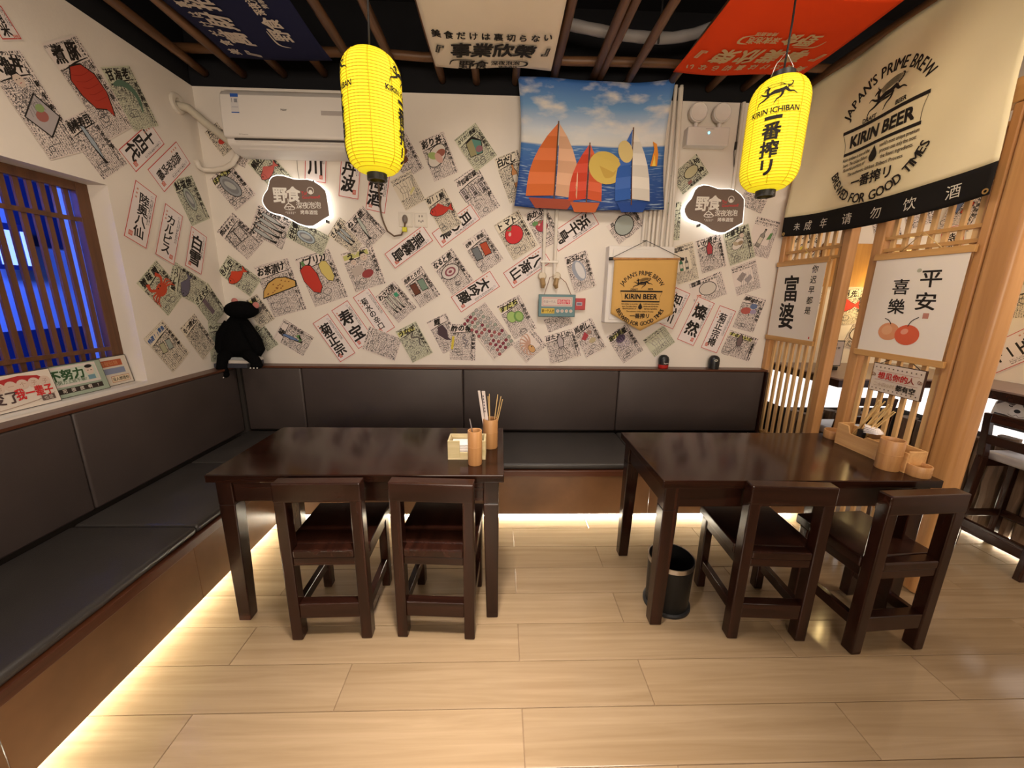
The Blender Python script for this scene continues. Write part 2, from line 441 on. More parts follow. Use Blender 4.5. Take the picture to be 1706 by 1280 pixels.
for i in range(-5, 21):
    y1 = -1.593 - PD*i; y0 = y1-PD
    if y1 > -0.30: continue
    j = (-1.107 if i % 2 == 0 else -0.605) - 3*PW
    while j < XR:
        a, c = max(j, -1.50), min(j+PW, XR)
        # nothing of the floor shows under the two benches
        if c-a > 0.05 and not (y0 > -0.70 and c < 2.2):
            if y1 > -0.66 and a < 2.0: a = max(a, 2.0) if c > 2.05 else a
            if c-a > 0.05: plank(a, c, y0, y1)
        j += PW

# walls
b = MB(); b.box(-2.35, 0.0, 0.0, XR+0.1, 0.12, HC); wall_back = struct(b.build('wall_back', PLASTER))
b = MB(); b.box(-2.35, 0.012, HC, XR+0.1, 0.12, CEIL); struct(b.build('trim_1', BLACKCEIL))
WY0, WY1, WZ0, WZ1 = -2.35, -0.765, 0.962, 2.046     # window opening
b = MB()
b.box(-2.33, YB, 0, XL, WY0, HC); b.box(-2.33, WY1, 0, XL, 0.0, HC)
b.box(-2.33, WY0, 0, XL, WY1, WZ0); b.box(-2.33, WY0, WZ1, XL, WY1, HC)
struct(b.build('wall_left', PLASTER))
b = MB(); b.box(-2.33, YB, HC, XL-0.012, 0.0, CEIL); struct(b.build('trim_2', BLACKCEIL))
b = MB(); b.box(XR, YB, 0, XR+0.1, 0.0, CEIL); struct(b.build('wall_right', PLASTER))
b = MB(); b.box(-2.33, YB-0.1, 0, XR+0.1, YB, CEIL); struct(b.build('wall_front', PLASTER))
b = MB(); b.box(-2.35, YB-0.1, CEIL, XR+0.1, 0.12, CEIL+0.08); struct(b.build('ceiling', BLACKCEIL))

# window: brown frame with upright bars in the recess, glass behind it
win = sroot('window_1')
b = MB()
b.box(-2.275, -0.83, WZ0, -2.235, WY1, WZ1); b.box(-2.275, WY0, WZ0, -2.235, WY0+0.06, WZ1)
b.box(-2.275, WY0+.06, 2.0, -2.235, -.83, WZ1); b.box(-2.275, WY0+.06, WZ0+.002, -2.235, -.83, 1.02)
b.build('window_frame', WINWOOD, win, bevel=0.003)
y = -0.868
while y > WY0+0.06:
    b = MB(); b.box(-2.261, y-0.0115, 1.02, -2.249, y+0.0115, 2.0); b.build('bar', WINWOOD, win)
    y -= 0.053
for z in (1.857, 1.168):
    b = MB(); b.box(-2.2485, WY0+.06, z-0.011, -2.238, -0.83, z+0.011); b.build('cross_bar', WINWOOD, win)
m, nt, bs = newmat('window_glass')
bs.inputs['Transmission Weight'].default_value = 1.0; bs.inputs['Roughness'].default_value = 0.02; bs.inputs['IOR'].default_value = 1.1
bs.inputs['Base Color'].default_value = (0.92, 0.95, 1, 1)
b = MB(); b.box(-2.300, WY0, WZ0, -2.296, WY1, WZ1); b.build('pane', m, win)
b = MB(); b.box(-2.329, WY0+.001, WZ0-0.012, XL+0.003, WY1-.001, WZ0+0.0012); struct(b.build('trim_3', WPLAST))

# night street beyond the window
b = MB(); b.box(-4.9, -6, -0.3, -4.6, 4, 5.0); o = b.build('street_facade', mat('facade_render', (0.55, 0.55, 0.6), 0.8, var=.1, scale=1.5))
tag(o, 'pale facade across the night street in blue neon light', 'building')
for k, (y0, z0, w, h) in enumerate(((-0.9, 1.1, 0.9, 0.35), (-0.2, 0.6, 1.6, 0.5), (0.9, 1.9, 0.5, 0.8))):
    b = MB(); b.box(-4.6, y0, z0, -4.575, y0+w, z0+h); b.build('facade_window', mat('dark_shop_glass', (0.02, 0.03, 0.08), 0.1), o, world=False)
sg = thing('street_sign', 'small glowing white shop sign seen through the window bars', 'sign', (-4.45, 0.62, 1.83))
b = MB(); b.box(-4.47, 0.55, 1.66, -4.41, 0.85, 2.06); b.build('sign_case', mat('sign_case_dark', (0.02, .03, .1), .4), sg)
b = MB(); b.box(-4.408, 0.58, 1.70, -4.402, 0.72, 2.00); b.build('lit_panel', glow('sign_white', (0.35, 0.50, 1), 1.3), sg)
b = MB(); b.box(-4.408, 0.77, 1.70, -4.402, 0.82, 2.00); b.build('lit_panel', glow('sign_white', (0.35, 0.50, 1), 1.3), sg)
b = MB(); b.box(-2.53, -0.668, 0.0, -2.50, -0.642, 2.6); o = b.build('downpipe', mat('pole_pale', (0.8, .8, .8), .5)); tag(o, 'pale downpipe just outside the right end of the window', 'pipe')

# ---------------------------------------------------------------- ceiling grid of bamboo
def pole(x, y0, y1, z, r, k):
    b = MB(); pts = []; rr = []
    n = 14
    for i in range(n+1):
        t = i/n; yy = y0+(y1-y0)*t
        pts.append((x+0.012*math.sin(3*t+k*1.7), yy, z+0.012*math.sin(4.1*t+k))); rr.append(r*(1.0+(0.10 if i % 4 == 0 else 0)))
    b.tube(pts, rr, 10)
    o = b.build('bamboo_pole', POLEW, smooth=True)
    return o
PX = [-2.03, -1.76, -1.50, -1.235, -0.985, -0.71, -0.425, -0.19, 0.10, 0.36, 0.615, 0.665, 0.876, 1.16, 1.45, 1.715]
ordn = ['nearest the left wall', 'second from the left wall', 'third from the left wall', 'fourth from the left wall', 'left above the left lantern',
        'right above the left lantern', 'over the left part of the cream flag', 'over the middle of the cream flag', 'over the right part of the cream flag',
        'just right of the cream flag', 'left of the close pair', 'right of the close pair',
        'just left of the red flag', 'over the left edge of the red flag', 'over the middle of the red flag', 'over the right part of the red flag']
for k, x in enumerate(PX):
    tag(pole(x, -3.4, -0.003, 2.955, 0.026, k), 'brown ceiling bamboo pole, ' + ordn[k], 'pole', 'bamboo poles of the ceiling grid')
tag(pole(2.165, -3.4, -0.003, 2.965, 0.038, 3), 'thick brown bamboo pole from which the beer curtain hangs', 'pole', 'bamboo poles of the ceiling grid')
for (yy, lb) in ((-0.16, 'brown bamboo cross beam lying over the poles near the back wall'), (-1.55, 'brown bamboo cross beam lying over the poles nearer the camera')):
    b = MB(); pts = [(-2.12+0.32*i, yy+0.008*math.sin(i*1.3), 3.005+0.006*math.sin(i*2.1)) for i in range(20)]
    b.tube(pts, [0.026*(1.08 if i % 3 == 0 else 1) for i in range(20)], 10); o = b.build('bamboo_beam', POLEX, smooth=True); tag(o, lb, 'beam', 'bamboo beams of the ceiling grid')
b = MB(); pts = []
for i in range(25):
    t = i/24; x = 0.25+1.6*t
    pts.append((x, -0.30-0.05*math.sin(t*6)-0.25*max(0, t-.5), 3.15-0.10*math.sin(t*PI*1.4)+0.20*max(0, t-.6)))
b.tube(pts, [0.030+0.002*(i % 2) for i in range(25)], 12)
tag(b.build('flexible_duct', mat('grey_duct', (0.30, 0.28, 0.27), .5), smooth=True), 'grey flexible duct sagging above the bamboo between white and red flags', 'duct')
for pts, lb in (([(-0.30, -0.9, 3.35), (-0.31, -0.9, 3.1), (-0.28, -0.88, 2.98)], 'thin black cable hanging above the gap right of the left lantern'),
                ([(0.90, -0.5, 3.38), (0.905, -0.5, 3.1), (0.90, -0.5, 2.93)], 'thin black cable hanging in the ceiling gap left of the red flag')):
    b = MB(); b.tube(pts, 0.006, 6); tag(b.build('cable', CORD, smooth=True), lb, 'cable')

# ---------------------------------------------------------------- benches
SZ = 0.41
# left bench
lb_ = thing('bench', 'long built-in bench with brown board front along the left wall', 'bench', (-1.78, -2.0, 0))
XF = -1.433; YF = -0.742
b = MB(); b.box(XL+.004, YB+.6, 0.12, XF-0.165, -0.004, 0.325); b.box(XL+.001, -4.6, .325, XL+.0035, -.001, .9225); b.box(XL+.0035, -.118, .325, -2.014, -.001, .9225); b.build('bench_body', mat('dark_carcass', (0.02, .015, .012), .8), lb_)
ys = [YF-0.002, -1.467, -2.20, -2.94, -3.68, -4.4]
for i in range(5):
    b = MB(); b.box(XF-0.018, ys[i+1]+0.0012, 0.042, XF, ys[i]-0.0012, 0.322); b.build('front_panel', COPPER, lb_, bevel=0.0015)
b = MB(); b.box(XF-0.06, YB+.6, 0.322, XF+0.006, YF+0.006, 0.366); b.build('seat_rail', TRIMWOODY, lb_, bevel=0.004)
sy = [-0.11, -0.72, -1.42, -2.72, -4.02]
for i in range(4):
    b = MB(); b.box(-2.016, sy[i+1]+0.001, 0.367, XF-0.004, sy[i]-0.001, SZ); b.build('seat_cushion', LEATHERS, lb_, bevel=0.018, bseg=4, smooth=True)
sy = [-0.13, -1.287, -2.55, -3.8]
for i in range(3):
    b = MB(); b.box(XL+0.004, sy[i+1]+0.001, SZ+0.004, -2.03, sy[i]-0.001, 0.922); b.build('back_cushion', LEATHER, lb_, bevel=0.014, bseg=4, smooth=True)
b = MB(); b.box(XL+0.001, -4.6, 0.923, -2.026, -0.004, 0.938); b.build('top_rail', TRIMWOODY, lb_, bevel=0.002)
# back bench
bb_ = thing('bench', 'long built-in bench with brown board front along the back wall', 'bench', (0.3, -0.4, 0))
b = MB(); b.box(XF-0.05, YF+0.165, 0.12, 2.15, -0.004, 0.325); b.box(-2.013, -.0115, .325, 2.14, -.001, .9225); b.build('bench_body', mat('dark_carcass', (0.02, .015, .012), .8), bb_)
xs = [XF+0.002, -0.20, 1.02, 2.155]
for i in range(3):
    b = MB(); b.box(xs[i]+0.0012, YF, 0.042, xs[i+1]-0.0012, YF+0.018, 0.322); b.build('front_panel', COPPER, bb_, bevel=0.0015)
b = MB(); b.box(XF+0.007, YF-0.006, 0.322, 2.158, YF+0.06, 0.366); b.build('seat_rail', TRIMWOOD, bb_, bevel=0.004)
xs = [XF-0.002, -0.296, 0.95, 2.155]
for i in range(3):
    b = MB(); b.box(xs[i]+0.001, YF+0.004, 0.367, xs[i+1]-0.001, -0.124, SZ); b.build('seat_cushion', LEATHERS, bb_, bevel=0.018, bseg=4, smooth=True)
xs = [-2.012, -1.554, -0.296, 0.95, 2.140]
for i in range(4):
    b = MB(); b.box(xs[i]+0.001, -0.110, SZ+0.004, xs[i+1]-0.001, -0.012, 0.922); b.build('back_cushion', LEATHER, bb_, bevel=0.014, bseg=4, smooth=True)
b = MB(); b.box(-2.024, -0.112, 0.923, 2.160, -0.001, 0.938); b.build('top_rail', TRIMWOOD, bb_, bevel=0.002)
b = MB(); b.box(2.1415, -0.125, 0.37, 2.158, -0.001, 0.9225); b.build('end_board', DARKWOODZ, bb_, bevel=0.002)
# lit strips hidden under the bench fronts
LED = glow('led_strip_light', (1.0, 0.94, 0.75), 310)
b = MB(); b.box(XF-0.150, -4.6, 0.045, XF-0.140, YF+0.14, 0.060); tag(b.build('led_strip', LED), 'warm light strip under the front of the left bench', 'light strip')
b = MB(); b.box(XF-0.12, YF+0.140, 0.045, 2.15, YF+0.150, 0.060); tag(b.build('led_strip', LED), 'warm light strip under the front of the back bench', 'light strip')
# toe boards the strips are fixed to
b = MB(); b.box(XF-0.164, -4.6, 0.0, XF-0.1505, YF+0.16, 0.12); b.box(XF-.15, YF+0.1505, 0.0, 2.15, YF+0.164, 0.12)
struct(b.build('baseboard_bench', mat('toe_board', (0.5, 0.42, 0.3), .7)))
# ================================================================ TABLES AND CHAIRS
def table(label, x0, x1, y0, y1):
    t = thing('dining_table', label, 'table', ((x0+x1)/2, (y0+y1)/2, 0), group='dark tables by the bench')
    b = MB(); b.box(x0, y0, 0.714, x1, y1, 0.75); b.build('table_top', TOPWOOD, t, bevel=0.004)
    i = 0.022; w = 0.068
    for (ax, ay, bx, by) in ((x0+i+w, y0+i+.008, x1-i-w, y0+i+.03), (x0+i+w, y1-i-.03, x1-i-w, y1-i-.008)):
        b = MB(); b.box(ax, ay, 0.612, bx, by, 0.7135); b.build('apron', DARKWOOD, t, bevel=0.002)
    for (ax, bx) in ((x0+i+.008, x0+i+.03), (x1-i-.03, x1-i-.008)):
        b = MB(); b.box(ax, y0+i+w, 0.612, bx, y1-i-w, 0.7135); b.build('apron', DARKWOODY, t, bevel=0.002)
    for sx in (0, 1):
        for sy in (0, 1):
            ox = x0+i if sx == 0 else x1-i; oy = y0+i if sy == 0 else y1-i
            dx = 1 if sx == 0 else -1; dy = 1 if sy == 0 else -1
            def ring(z, ww, c):
                a = [(ox, oy), (ox+dx*ww, oy), (ox+dx*ww, oy+dy*ww), (ox, oy+dy*ww)]
                if dx*dy < 0: a = a[::-1]
                return [(p[0], p[1], z) for p in a]
            b = MB(); b.hexa(ring(0.0, 0.054, 0), ring(0.60, w, 0)); b.hexa(ring(0.6001, w, 0), ring(0.7135, w, 0))
            b.build('leg', DARKWOODZ, t, bevel=0.004)
    return t
T1 = (-1.232, 0.019, -1.580, -0.984); T2 = (0.687, 1.905, -1.633, -1.048)
table('dark brown wooden table standing in the corner of the two benches', *T1)
table('dark brown wooden table standing against the pine lattice screen', *T2)

def make_chair():
    t = thing('low_chair', 'x', 'chair')
    W2 = 0.1735; p = 0.047; D = 0.052; H = 0.70
    for s in (-1, 1):
        xo, xi = s*W2, s*(W2-p)
        a, c = min(xo, xi), max(xo, xi)
        b = MB(); b.box(a, 0, 0, c, D, H); b.build('back_leg', DARKWOODZ, t, bevel=0.005)
        b = MB(); b.box(a+.003, 0.315, 0, c-.003, 0.362, 0.40); b.build('front_leg', DARKWOODZ, t, bevel=0.005)
        b = MB(); b.box(a+.010, D, 0.115, c-.010, 0.315, 0.165); b.build('side_stretcher', DARKWOODY, t, bevel=0.003)
        b = MB(); b.box(a+.008, D, 0.355, c-.008, 0.315, 0.40); b.build('side_rail', DARKWOODY, t, bevel=0.003)
    b = MB(); b.box(-W2-.001, -0.002, H-0.028, W2+.001, D+.002, 0.757); b.build('top_rail', DARKWOOD, t, bevel=0.006)
    b = MB(); b.box(-W2+p, 0.006, 0.375, W2-p, D-.008, 0.412); b.build('back_rail', DARKWOOD, t, bevel=0.003)
    b = MB(); b.box(-W2+p, 0.004, 0.112, W2-p, D-.004, 0.185); b.build('back_stretcher', DARKWOOD, t, bevel=0.003)
    b = MB(); b.box(-W2+p, 0.322, 0.355, W2-p, 0.356, 0.40); b.build('front_rail', DARKWOOD, t, bevel=0.003)
    b = MB(); b.box(-W2+p, 0.002, 0.4125, W2-p, D, 0.4505); b.box(-W2-.004, D+.0002, 0.4005, W2+.004, 0.385, 0.4505)
    b.build('seat', DARKWOODY, t, bevel=0.007, bseg=3)
    return t
ch0 = make_chair()
G = 'low dark chairs pushed under the tables'
CH = [(-0.735, -1.666, 1.0, 'low dark wooden chair with open back at the left table, its left one'),
      (-0.278, -1.668, -3.4, 'low dark wooden chair with open back at the left table, beside its right leg'),
      (1.205, -1.698, -3.4, 'low dark wooden chair at the right table, next to the black bin'),
      (1.700, -1.766, 3.6, 'low dark wooden chair at the right table, nearest the lattice screen')]
for i, (x, y, a, lb) in enumerate(CH):
    if i == 0: ch0.location = (x, y, 0); ch0.rotation_euler = (0, 0, R(a)); ch0['label'] = lb; ch0['group'] = G
    else: dup(ch0, (x, y, 0), R(a), lb, G)

# black bin beside the right table's near leg
bn = thing('waste_bin', 'black waste bin with a steel band round its rim, behind the right table leg', 'bin', (0.845, -1.470, 0))
b = MB(); b.lathe([(0.098, 0), (0.100, 0.006), (0.106, 0.262), (0.102, 0.262), (0.096, 0.012), (0.0005, 0.012)], 40, (0.845, -1.470, 0)); b.build('bin_body', mat('bin_black', (0.005, .005, .005), .40, spec=.3), bn, smooth='auto')
b = MB(); b.lathe([(0.1062, 0.240), (0.1075, 0.240), (0.1082, 0.264), (0.1035, 0.2645), (0.1035, 0.262), (0.1062, 0.262)], 40, (0.845, -1.470, 0), closed=True); b.build('rim_band', METAL, bn, smooth='auto')
b = MB(); b.lathe([(0.112, 0.001), (0.112, 0.012), (0.1005, 0.016), (0.1005, 0.001)], 40, (0.845, -1.470, 0), closed=True); b.build('foot_ring', BLACKP, bn, smooth='auto')

# ---------------------------------------------------------------- things on the tables
ZT = 0.7503
def cup(name, label, cat, x, y, r, h, notch=False, group=None):
    t = thing(name, label, cat, (x, y, ZT), group=group)
    b = MB(); b.lathe([(r*0.96, 0), (r, 0.004), (r, h-.002), (r-.001, h), (r-.005, h), (r-.006, h-.003), (r-.006, 0.010), (0.0005, 0.010)], 28, (x, y, ZT))
    b.build('bamboo_wall', BAMBOO, t, smooth='auto')
    b = MB(); b.lathe([(r+.0002, h*0.53), (r+.0007, h*0.535), (r+.0007, h*0.542), (r+.0002, h*0.547)], 28, (x, y, ZT)); b.build('node_ring', BAMBOO, t, smooth=True)
    return t
def stick(name, label, cat, p0, p1, r, m, group=None):
    b = MB(); b.tube([p0, p1], [r, r*0.8], 6); return tag(b.build(name, m, smooth='auto'), label, cat, group)
CHOP = mat('chopstick_bamboo', (0.62, 0.42, 0.17), 0.5)
# left table
cup('bamboo_cup', 'plain tall bamboo cup in front of the pale napkin box', 'cup', -0.112, -1.465, 0.032, 0.160)
stick('pen', 'silver pen standing in the plain bamboo cup on the left table', 'pen', (-0.100, -1.449, ZT+.012), (-0.136, -1.442, ZT+0.205), 0.004, METAL)
cup('chopstick_holder', 'bamboo cup with a carved front holding chopsticks, right back of left table', 'cup', -0.048, -1.268, 0.037, 0.150)
cx, cy = -0.048, -1.268
for i, (dx, dy, ex, h) in enumerate(((0.0, 0.012, -0.006, .27), (0.012, -0.004, -0.012, .262), (0.010, 0.008, 0.036, .268), (0.014, 0.012, 0.052, .258), (0.018, 0.004, 0.060, .245))):
    stick('chopstick', 'bare bamboo chopstick standing in the carved bamboo cup on the left table', 'chopstick', (cx+dx*0.5, cy+dy, ZT+.012), (cx+ex, cy+dy+.012, ZT+h), 0.0028, CHOP, 'bare chopsticks in the carved cup')
pk = pcol((0.70, 0.62, 0.58))
for i, (a, c2, h) in enumerate(((-0.016, -0.055, .292), (-0.004, -0.034, .29))):
    t = thing('wrapped_chopsticks', ['paper sleeve of chopsticks leaning furthest left in the carved cup', 'wider paper sleeve of chopsticks with dark print in the carved cup'][i], 'chopsticks', (cx+a, cy, ZT+.012))
    b = MB(); p0 = Vector((cx+a, cy-.006, ZT+.012)); p1 = Vector((cx+c2, cy-.002, ZT+h)); hw = 0.008 if i else 0.006
    b.hexa([(p0.x-hw, p0.y-.003, p0.z), (p0.x+hw, p0.y-.003, p0.z), (p0.x+hw, p0.y+.003, p0.z), (p0.x-hw, p0.y+.003, p0.z)],
           [(p1.x-hw, p1.y-.003, p1.z), (p1.x+hw, p1.y-.003, p1.z), (p1.x+hw, p1.y+.003, p1.z), (p1.x-hw, p1.y+.003, p1.z)])
    b.build('paper_sleeve', pk, t)
    if i:
        b = MB(); q = lambda s, o: (p0+(p1-p0)*s)+Vector((o, -0.0036, 0))
        for k in range(6):
            s0 = .62+.055*k; b.add([q(s0, -.006), q(s0, -.001), q(s0+.035, -.001), q(s0+.035, -.006)], [(0,1,2,3)])
        b.build('sleeve_print', pcol((0.10, .08, .12)), t, fix=False)
# napkin box with a cut-down front
nb = thing('napkin_box', 'pale wooden napkin box with a stepped front on the left table', 'box', (-0.15, -1.375, ZT))
x0, x1, y0, y1 = -0.240, -0.066, -1.425, -1.325; h = 0.092
b = MB()
b.box(x0, y0, ZT, x1, y1, ZT+.006)
b.box(x0, y1-.008, ZT+.006, x1, y1, ZT+h); b.box(x0, y0+.008, ZT+.006, x0+.008, y1-.008, ZT+h); b.box(x1-.008, y0+.008, ZT+.006, x1, y1-.008, ZT+h)
b.build('box_shell', PALEWOOD, nb, bevel=0.0012)
b = MB(); b.box(x0, y0, ZT+.006, x0+.055, y0+.008, ZT+h); b.box(x0+.055, y0, ZT+.006, x1-.055, y0+.008, ZT+.036); b.box(x1-.055, y0, ZT+.006, x1, y0+.008, ZT+h)
b.build('front_board', PALEWOOD, nb, bevel=0.0012)
b = MB()
for k in range(9): b.box(x0+.016+.002*(k % 2), y0+.012, ZT+.008+.007*k, x1-.030-.002*(k % 3), y1-.014, ZT+.0135+.007*k)
tag(b.build('napkin_stack', pcol((0.80, 0.74, 0.72)), bevel=0.001), 'stack of white paper napkins inside the pale stepped box', 'napkins')
# right table
cup('ashtray', 'low bamboo ring ashtray at the far end of the long wooden box', 'ashtray', 1.858, -1.128, 0.050, 0.045)
cup('ashtray', 'low bamboo ring ashtray at the near right corner of the right table', 'ashtray', 1.842, -1.580, 0.042, 0.050)
cup('bamboo_cup', 'wide bamboo cup beside the long wooden box on the right table', 'cup', 1.772, -1.510, 0.044, 0.140)
lx = thing('condiment_box', 'long orange wooden box with a stepped side on the right table', 'box', (1.875, -1.37, ZT))
x0, x1, y0, y1 = 1.800, 1.890, -1.560, -1.195
b = MB(); b.box(x0, y0, ZT, x1, y1, ZT+.006); b.box(x1-.008, y0, ZT+.006, x1, y1, ZT+.10); b.box(x0+.008, y1-.008, ZT+.006, x1-.008, y1, ZT+.115); b.box(x0+.008, y0, ZT+.006, x1-.008, y0+.008, ZT+.10)
b.box(x0+.008, -1.375, ZT+.006, x1-.008, -1.367, ZT+.085)
b.build('box_shell', BOXWOOD, lx, bevel=0.0012)
b = MB(); b.slab([(y0, 0.006), (y1, 0.006), (y1, 0.115), (y1-.06, 0.115), (y1-.075, 0.078), (y1-.15, 0.078), (y1-.165, 0.092), (y0, 0.092)], lambda u, v, d: (x0+d, u, ZT+v), 0, 0.008)
b.build('front_board', BOXWOOD, lx, bevel=0.0012)
random.seed(5)
for i in range(16):
    a = (i % 4)*0.009; c2 = (i//4)*0.016
    p0 = (1.846+a, -1.212-c2, ZT+.012); p1 = (1.846+a+random.uniform(-.006, .020), -1.235-c2-random.uniform(.06, .12), ZT+random.uniform(.215, .275))
    stick('chopstick', 'bamboo chopstick leaning in the far half of the long wooden box', 'chopstick', p0, p1, 0.0034, CHOP, 'chopsticks leaning in the long box')
b = MB(); b.box(1.818, -1.318, ZT+.008, 1.840, -1.288, ZT+.112); tag(b.build('sauce_bottle', BLACKP, bevel=0.003), 'small black container standing in the long wooden box', 'container')
b = MB(); rn = random.Random(3)
for k in range(5):
    T = Matrix.Translation((1.838+.003*k, -1.355+.006*k, ZT+.112+.005*k)) @ Matrix.Rotation(R(12+9*k), 4, 'Z') @ Matrix.Rotation(R(-8+5*k), 4, 'X')
    b.box(-.024, -.030, -.001, .024, .030, .001, 0, T)
tag(b.build('napkin', pcol((0.80, 0.74, 0.72))), 'crumpled white paper napkin lying over the long wooden box', 'napkin')
# ================================================================ LATTICE SCREENS (plane x = 2.17 .. 2.25)
XP = 2.17
def screen(label, posts, ya, yb, sp, n0):
    t = thing('lattice_screen', label, 'screen', (2.21, (ya+yb)/2, 0))
    for (p0, p1) in posts:
        b = MB(); b.box(XP, p0, 0.0, XP+0.060, p1, 2.32); b.build('post', PINE, t, bevel=0.006)
    n = int(round((ya-yb)/sp)); st = (ya-yb)/n
    for i in range(n):
        yc = ya-st*(i+.5)
        b = MB(); b.box(XP+.022, yc-.012, 0.10, XP+.037, yc+.012, 2.25); b.build('slat', SLATW, t, bevel=0.002)
    for z in (0.10, 0.33, 0.42, 1.775, 1.84, 2.04, 2.25):
        b = MB(); b.box(XP+.012, yb, z-.009, XP+.0215, ya, z+.009); b.box(XP+.0375, yb, z-.009, XP+.047, ya, z+.009)
        b.build('cross_lath', PINEY, t)
    return t
screen('pine lattice screen nearest the back wall, behind the fortune scroll', [(-0.052, -0.006), (-0.618, -0.565)], -0.054, -0.563, 0.0635, 0)
screen('pine lattice screen with the cherry scroll, ending at the thick column', [(-0.838, -0.776), (-1.331, -1.292)], -0.840, -1.290, 0.0675, 0)
cl = thing('wood_column', 'thick rounded pine column at the near end of the lattice', 'column', (2.21, -1.39, 0))
b = MB(); b.box(2.165, -1.445, 0.0, 2.258, -1.333, 2.86); b.build('shaft', PINE, cl, bevel=0.022, bseg=5, smooth='auto')
hd = thing('header_beam', 'pine header beam joining the lattice screens behind the beer curtain', 'beam', (2.21, -0.7, 2.33))
b = MB(); b.box(2.166, -1.330, 2.322, 2.250, -0.006, 2.42); b.build('beam', PINEY, hd, bevel=0.005)
# side beam to the right of the column
b = MB(); b.box(2.262, -1.43, 2.12, 3.36, -1.35, 2.33); tag(b.build('side_beam', POLEX, bevel=0.006), 'pine cross beam running right from the thick column', 'beam')

# scrolls hung on the lattice: text reads when seen from the left (-x side); u runs towards -y
def scroll(name, label, y0, y1, z0, z1):
    t = thing(name, label, 'scroll', (2.15, (y0+y1)/2, z0))
    fn = lambda u, v, h: (2.152-h, (y0+y1)/2-u, (z0+z1)/2+v)
    b = MB(); b.box(2.152, y1+.004, z0, 2.1535, y0-.004, z1); pp = b.build('paper', mat('scroll_paper', (0.74, 0.67, 0.575), .8), t)
    for z in (z0, z1):
        b = MB(); b.box(2.146, y1-.012, z-.017, 2.160, y0+.012, z+.017); b.build('hanger_bar', PINEY, t, bevel=0.002)
    ym = (y0+y1)/2
    b = MB(); b.tube([(2.150, y0-.13, z1+.017), (2.148, ym, z1+.105), (2.150, y1+.13, z1+.017)], 0.0022, 6); b.build('hanging_cord', CHOP, t, smooth=True)
    return t, Print(fn, 0.0006), pp, (z1-z0)
t, P, pp, h = scroll('calligraphy_scroll', 'white scroll with large brush characters and a line at right, on the far lattice', -0.040, -0.500, 1.200, 1.757)
P.vtext('富婆', -0.055, 0.190, 0.185, INK, 1.08, 0.035, 0.80, -0.12)
P.vtext('你迟早都是', 0.140, 0.250, 0.052, INK, 1.35, 0.02)
P.rect(0.19, -0.25, 0.20, -0.235, RED)
P.build('lettering', pp)
t, P, pp, h = scroll('cherry_scroll', 'white scroll with four brush characters above two painted cherries', -0.842, -1.302, 1.197, 1.737)
P.vtext('平安', 0.085, 0.185, 0.088, INK, 1.25, 0.028, 1.15, -0.1)
P.vtext('喜樂', -0.055, 0.145, 0.080, INK, 1.3, 0.026, 1.1, -0.1)
P.ell(0.02, 0.185, 0.012, 0.010, pcol((0.42, .40, .30))); P.rect(0.09, -0.055, 0.118, -0.028, pcol((0.45, 0.20, 0.15)))
P.ell(-0.065, -0.135, 0.058, 0.048, pcol((0.62, 0.27, 0.13)), 0, 24); P.ell(-0.075, -0.128, 0.03, 0.026, pcol((0.66, 0.34, 0.18)), .3, 16)
P.ell(0.035, -0.145, 0.063, 0.053, pcol((0.60, 0.11, 0.05)), 0, 24); P.ell(0.02, -0.128, 0.02, 0.015, pcol((0.70, 0.30, 0.20)), .4, 12)
P.stroke([(0.03, -.10), (0.045, -.07), (0.075, -.05)], .004, INK); P.stroke([(-0.06, -.095), (-0.075, -.075), (-0.1, -.065)], .004, INK)
P.build('painting', pp)
# small board on the lattice
t = thing('slogan_board', 'small rectangular board with red and black lettering under the cherry scroll', 'sign', (2.15, -1.105, 0.99))
b = MB(); b.box(2.150, -1.250, 0.993, 2.160, -0.970, 1.154); bd = b.build('board', mat('board_edge', (0.05, .02, .012), .5), t, bevel=0.001)
P = Print(lambda u, v, h: (2.150-h, -1.110-u, 1.0735+v), 0.0005)
P.rect(-.136, -.077, .136, .077, pcol((0.60, 0.50, 0.40)))
for k in range(11): P.ell(-.12+.024*k, .058, .004, .004, pcol((.12, .08, .06)), 0, 8); P.ell(-.12+.024*k, -.062, .004, .004, pcol((.12, .08, .06)), 0, 8)
P.rect(-.112, .040, .118, .0415, pcol((.3, .1, .08))); P.rect(-.112, -.012, .118, -.0105, pcol((.3, .1, .08)))
P.text('想见你的', -0.018, .015, .038, pcol((.45, .01, .01)), 0, .04); P.text('人', 0.080, .015, .034, pcol((.25, .03, .02)), 0, .03)
for s in (-1, 1):
    P.ring(.124*s-.004, .016, .007, .010, .003, pcol((.2, .08, .05)), 10); P.ring(.124*s+.006, .014, .006, .008, .003, pcol((.2, .08, .05)), 10)
P.text('二十四小时', -.055, -.036, .022, pcol((.35, .26, .18))); P.text('都有空', .062, -.036, .032, INK, 0, .05)
P.build('lettering', bd)
b = MB(); b.tube([(2.152, -1.00, 1.150), (2.156, -1.06, 1.185)], .002, 6); b.tube([(2.152, -1.22, 1.150), (2.156, -1.16, 1.185)], .002, 6); b.build('hanging_cord', CORD, t)

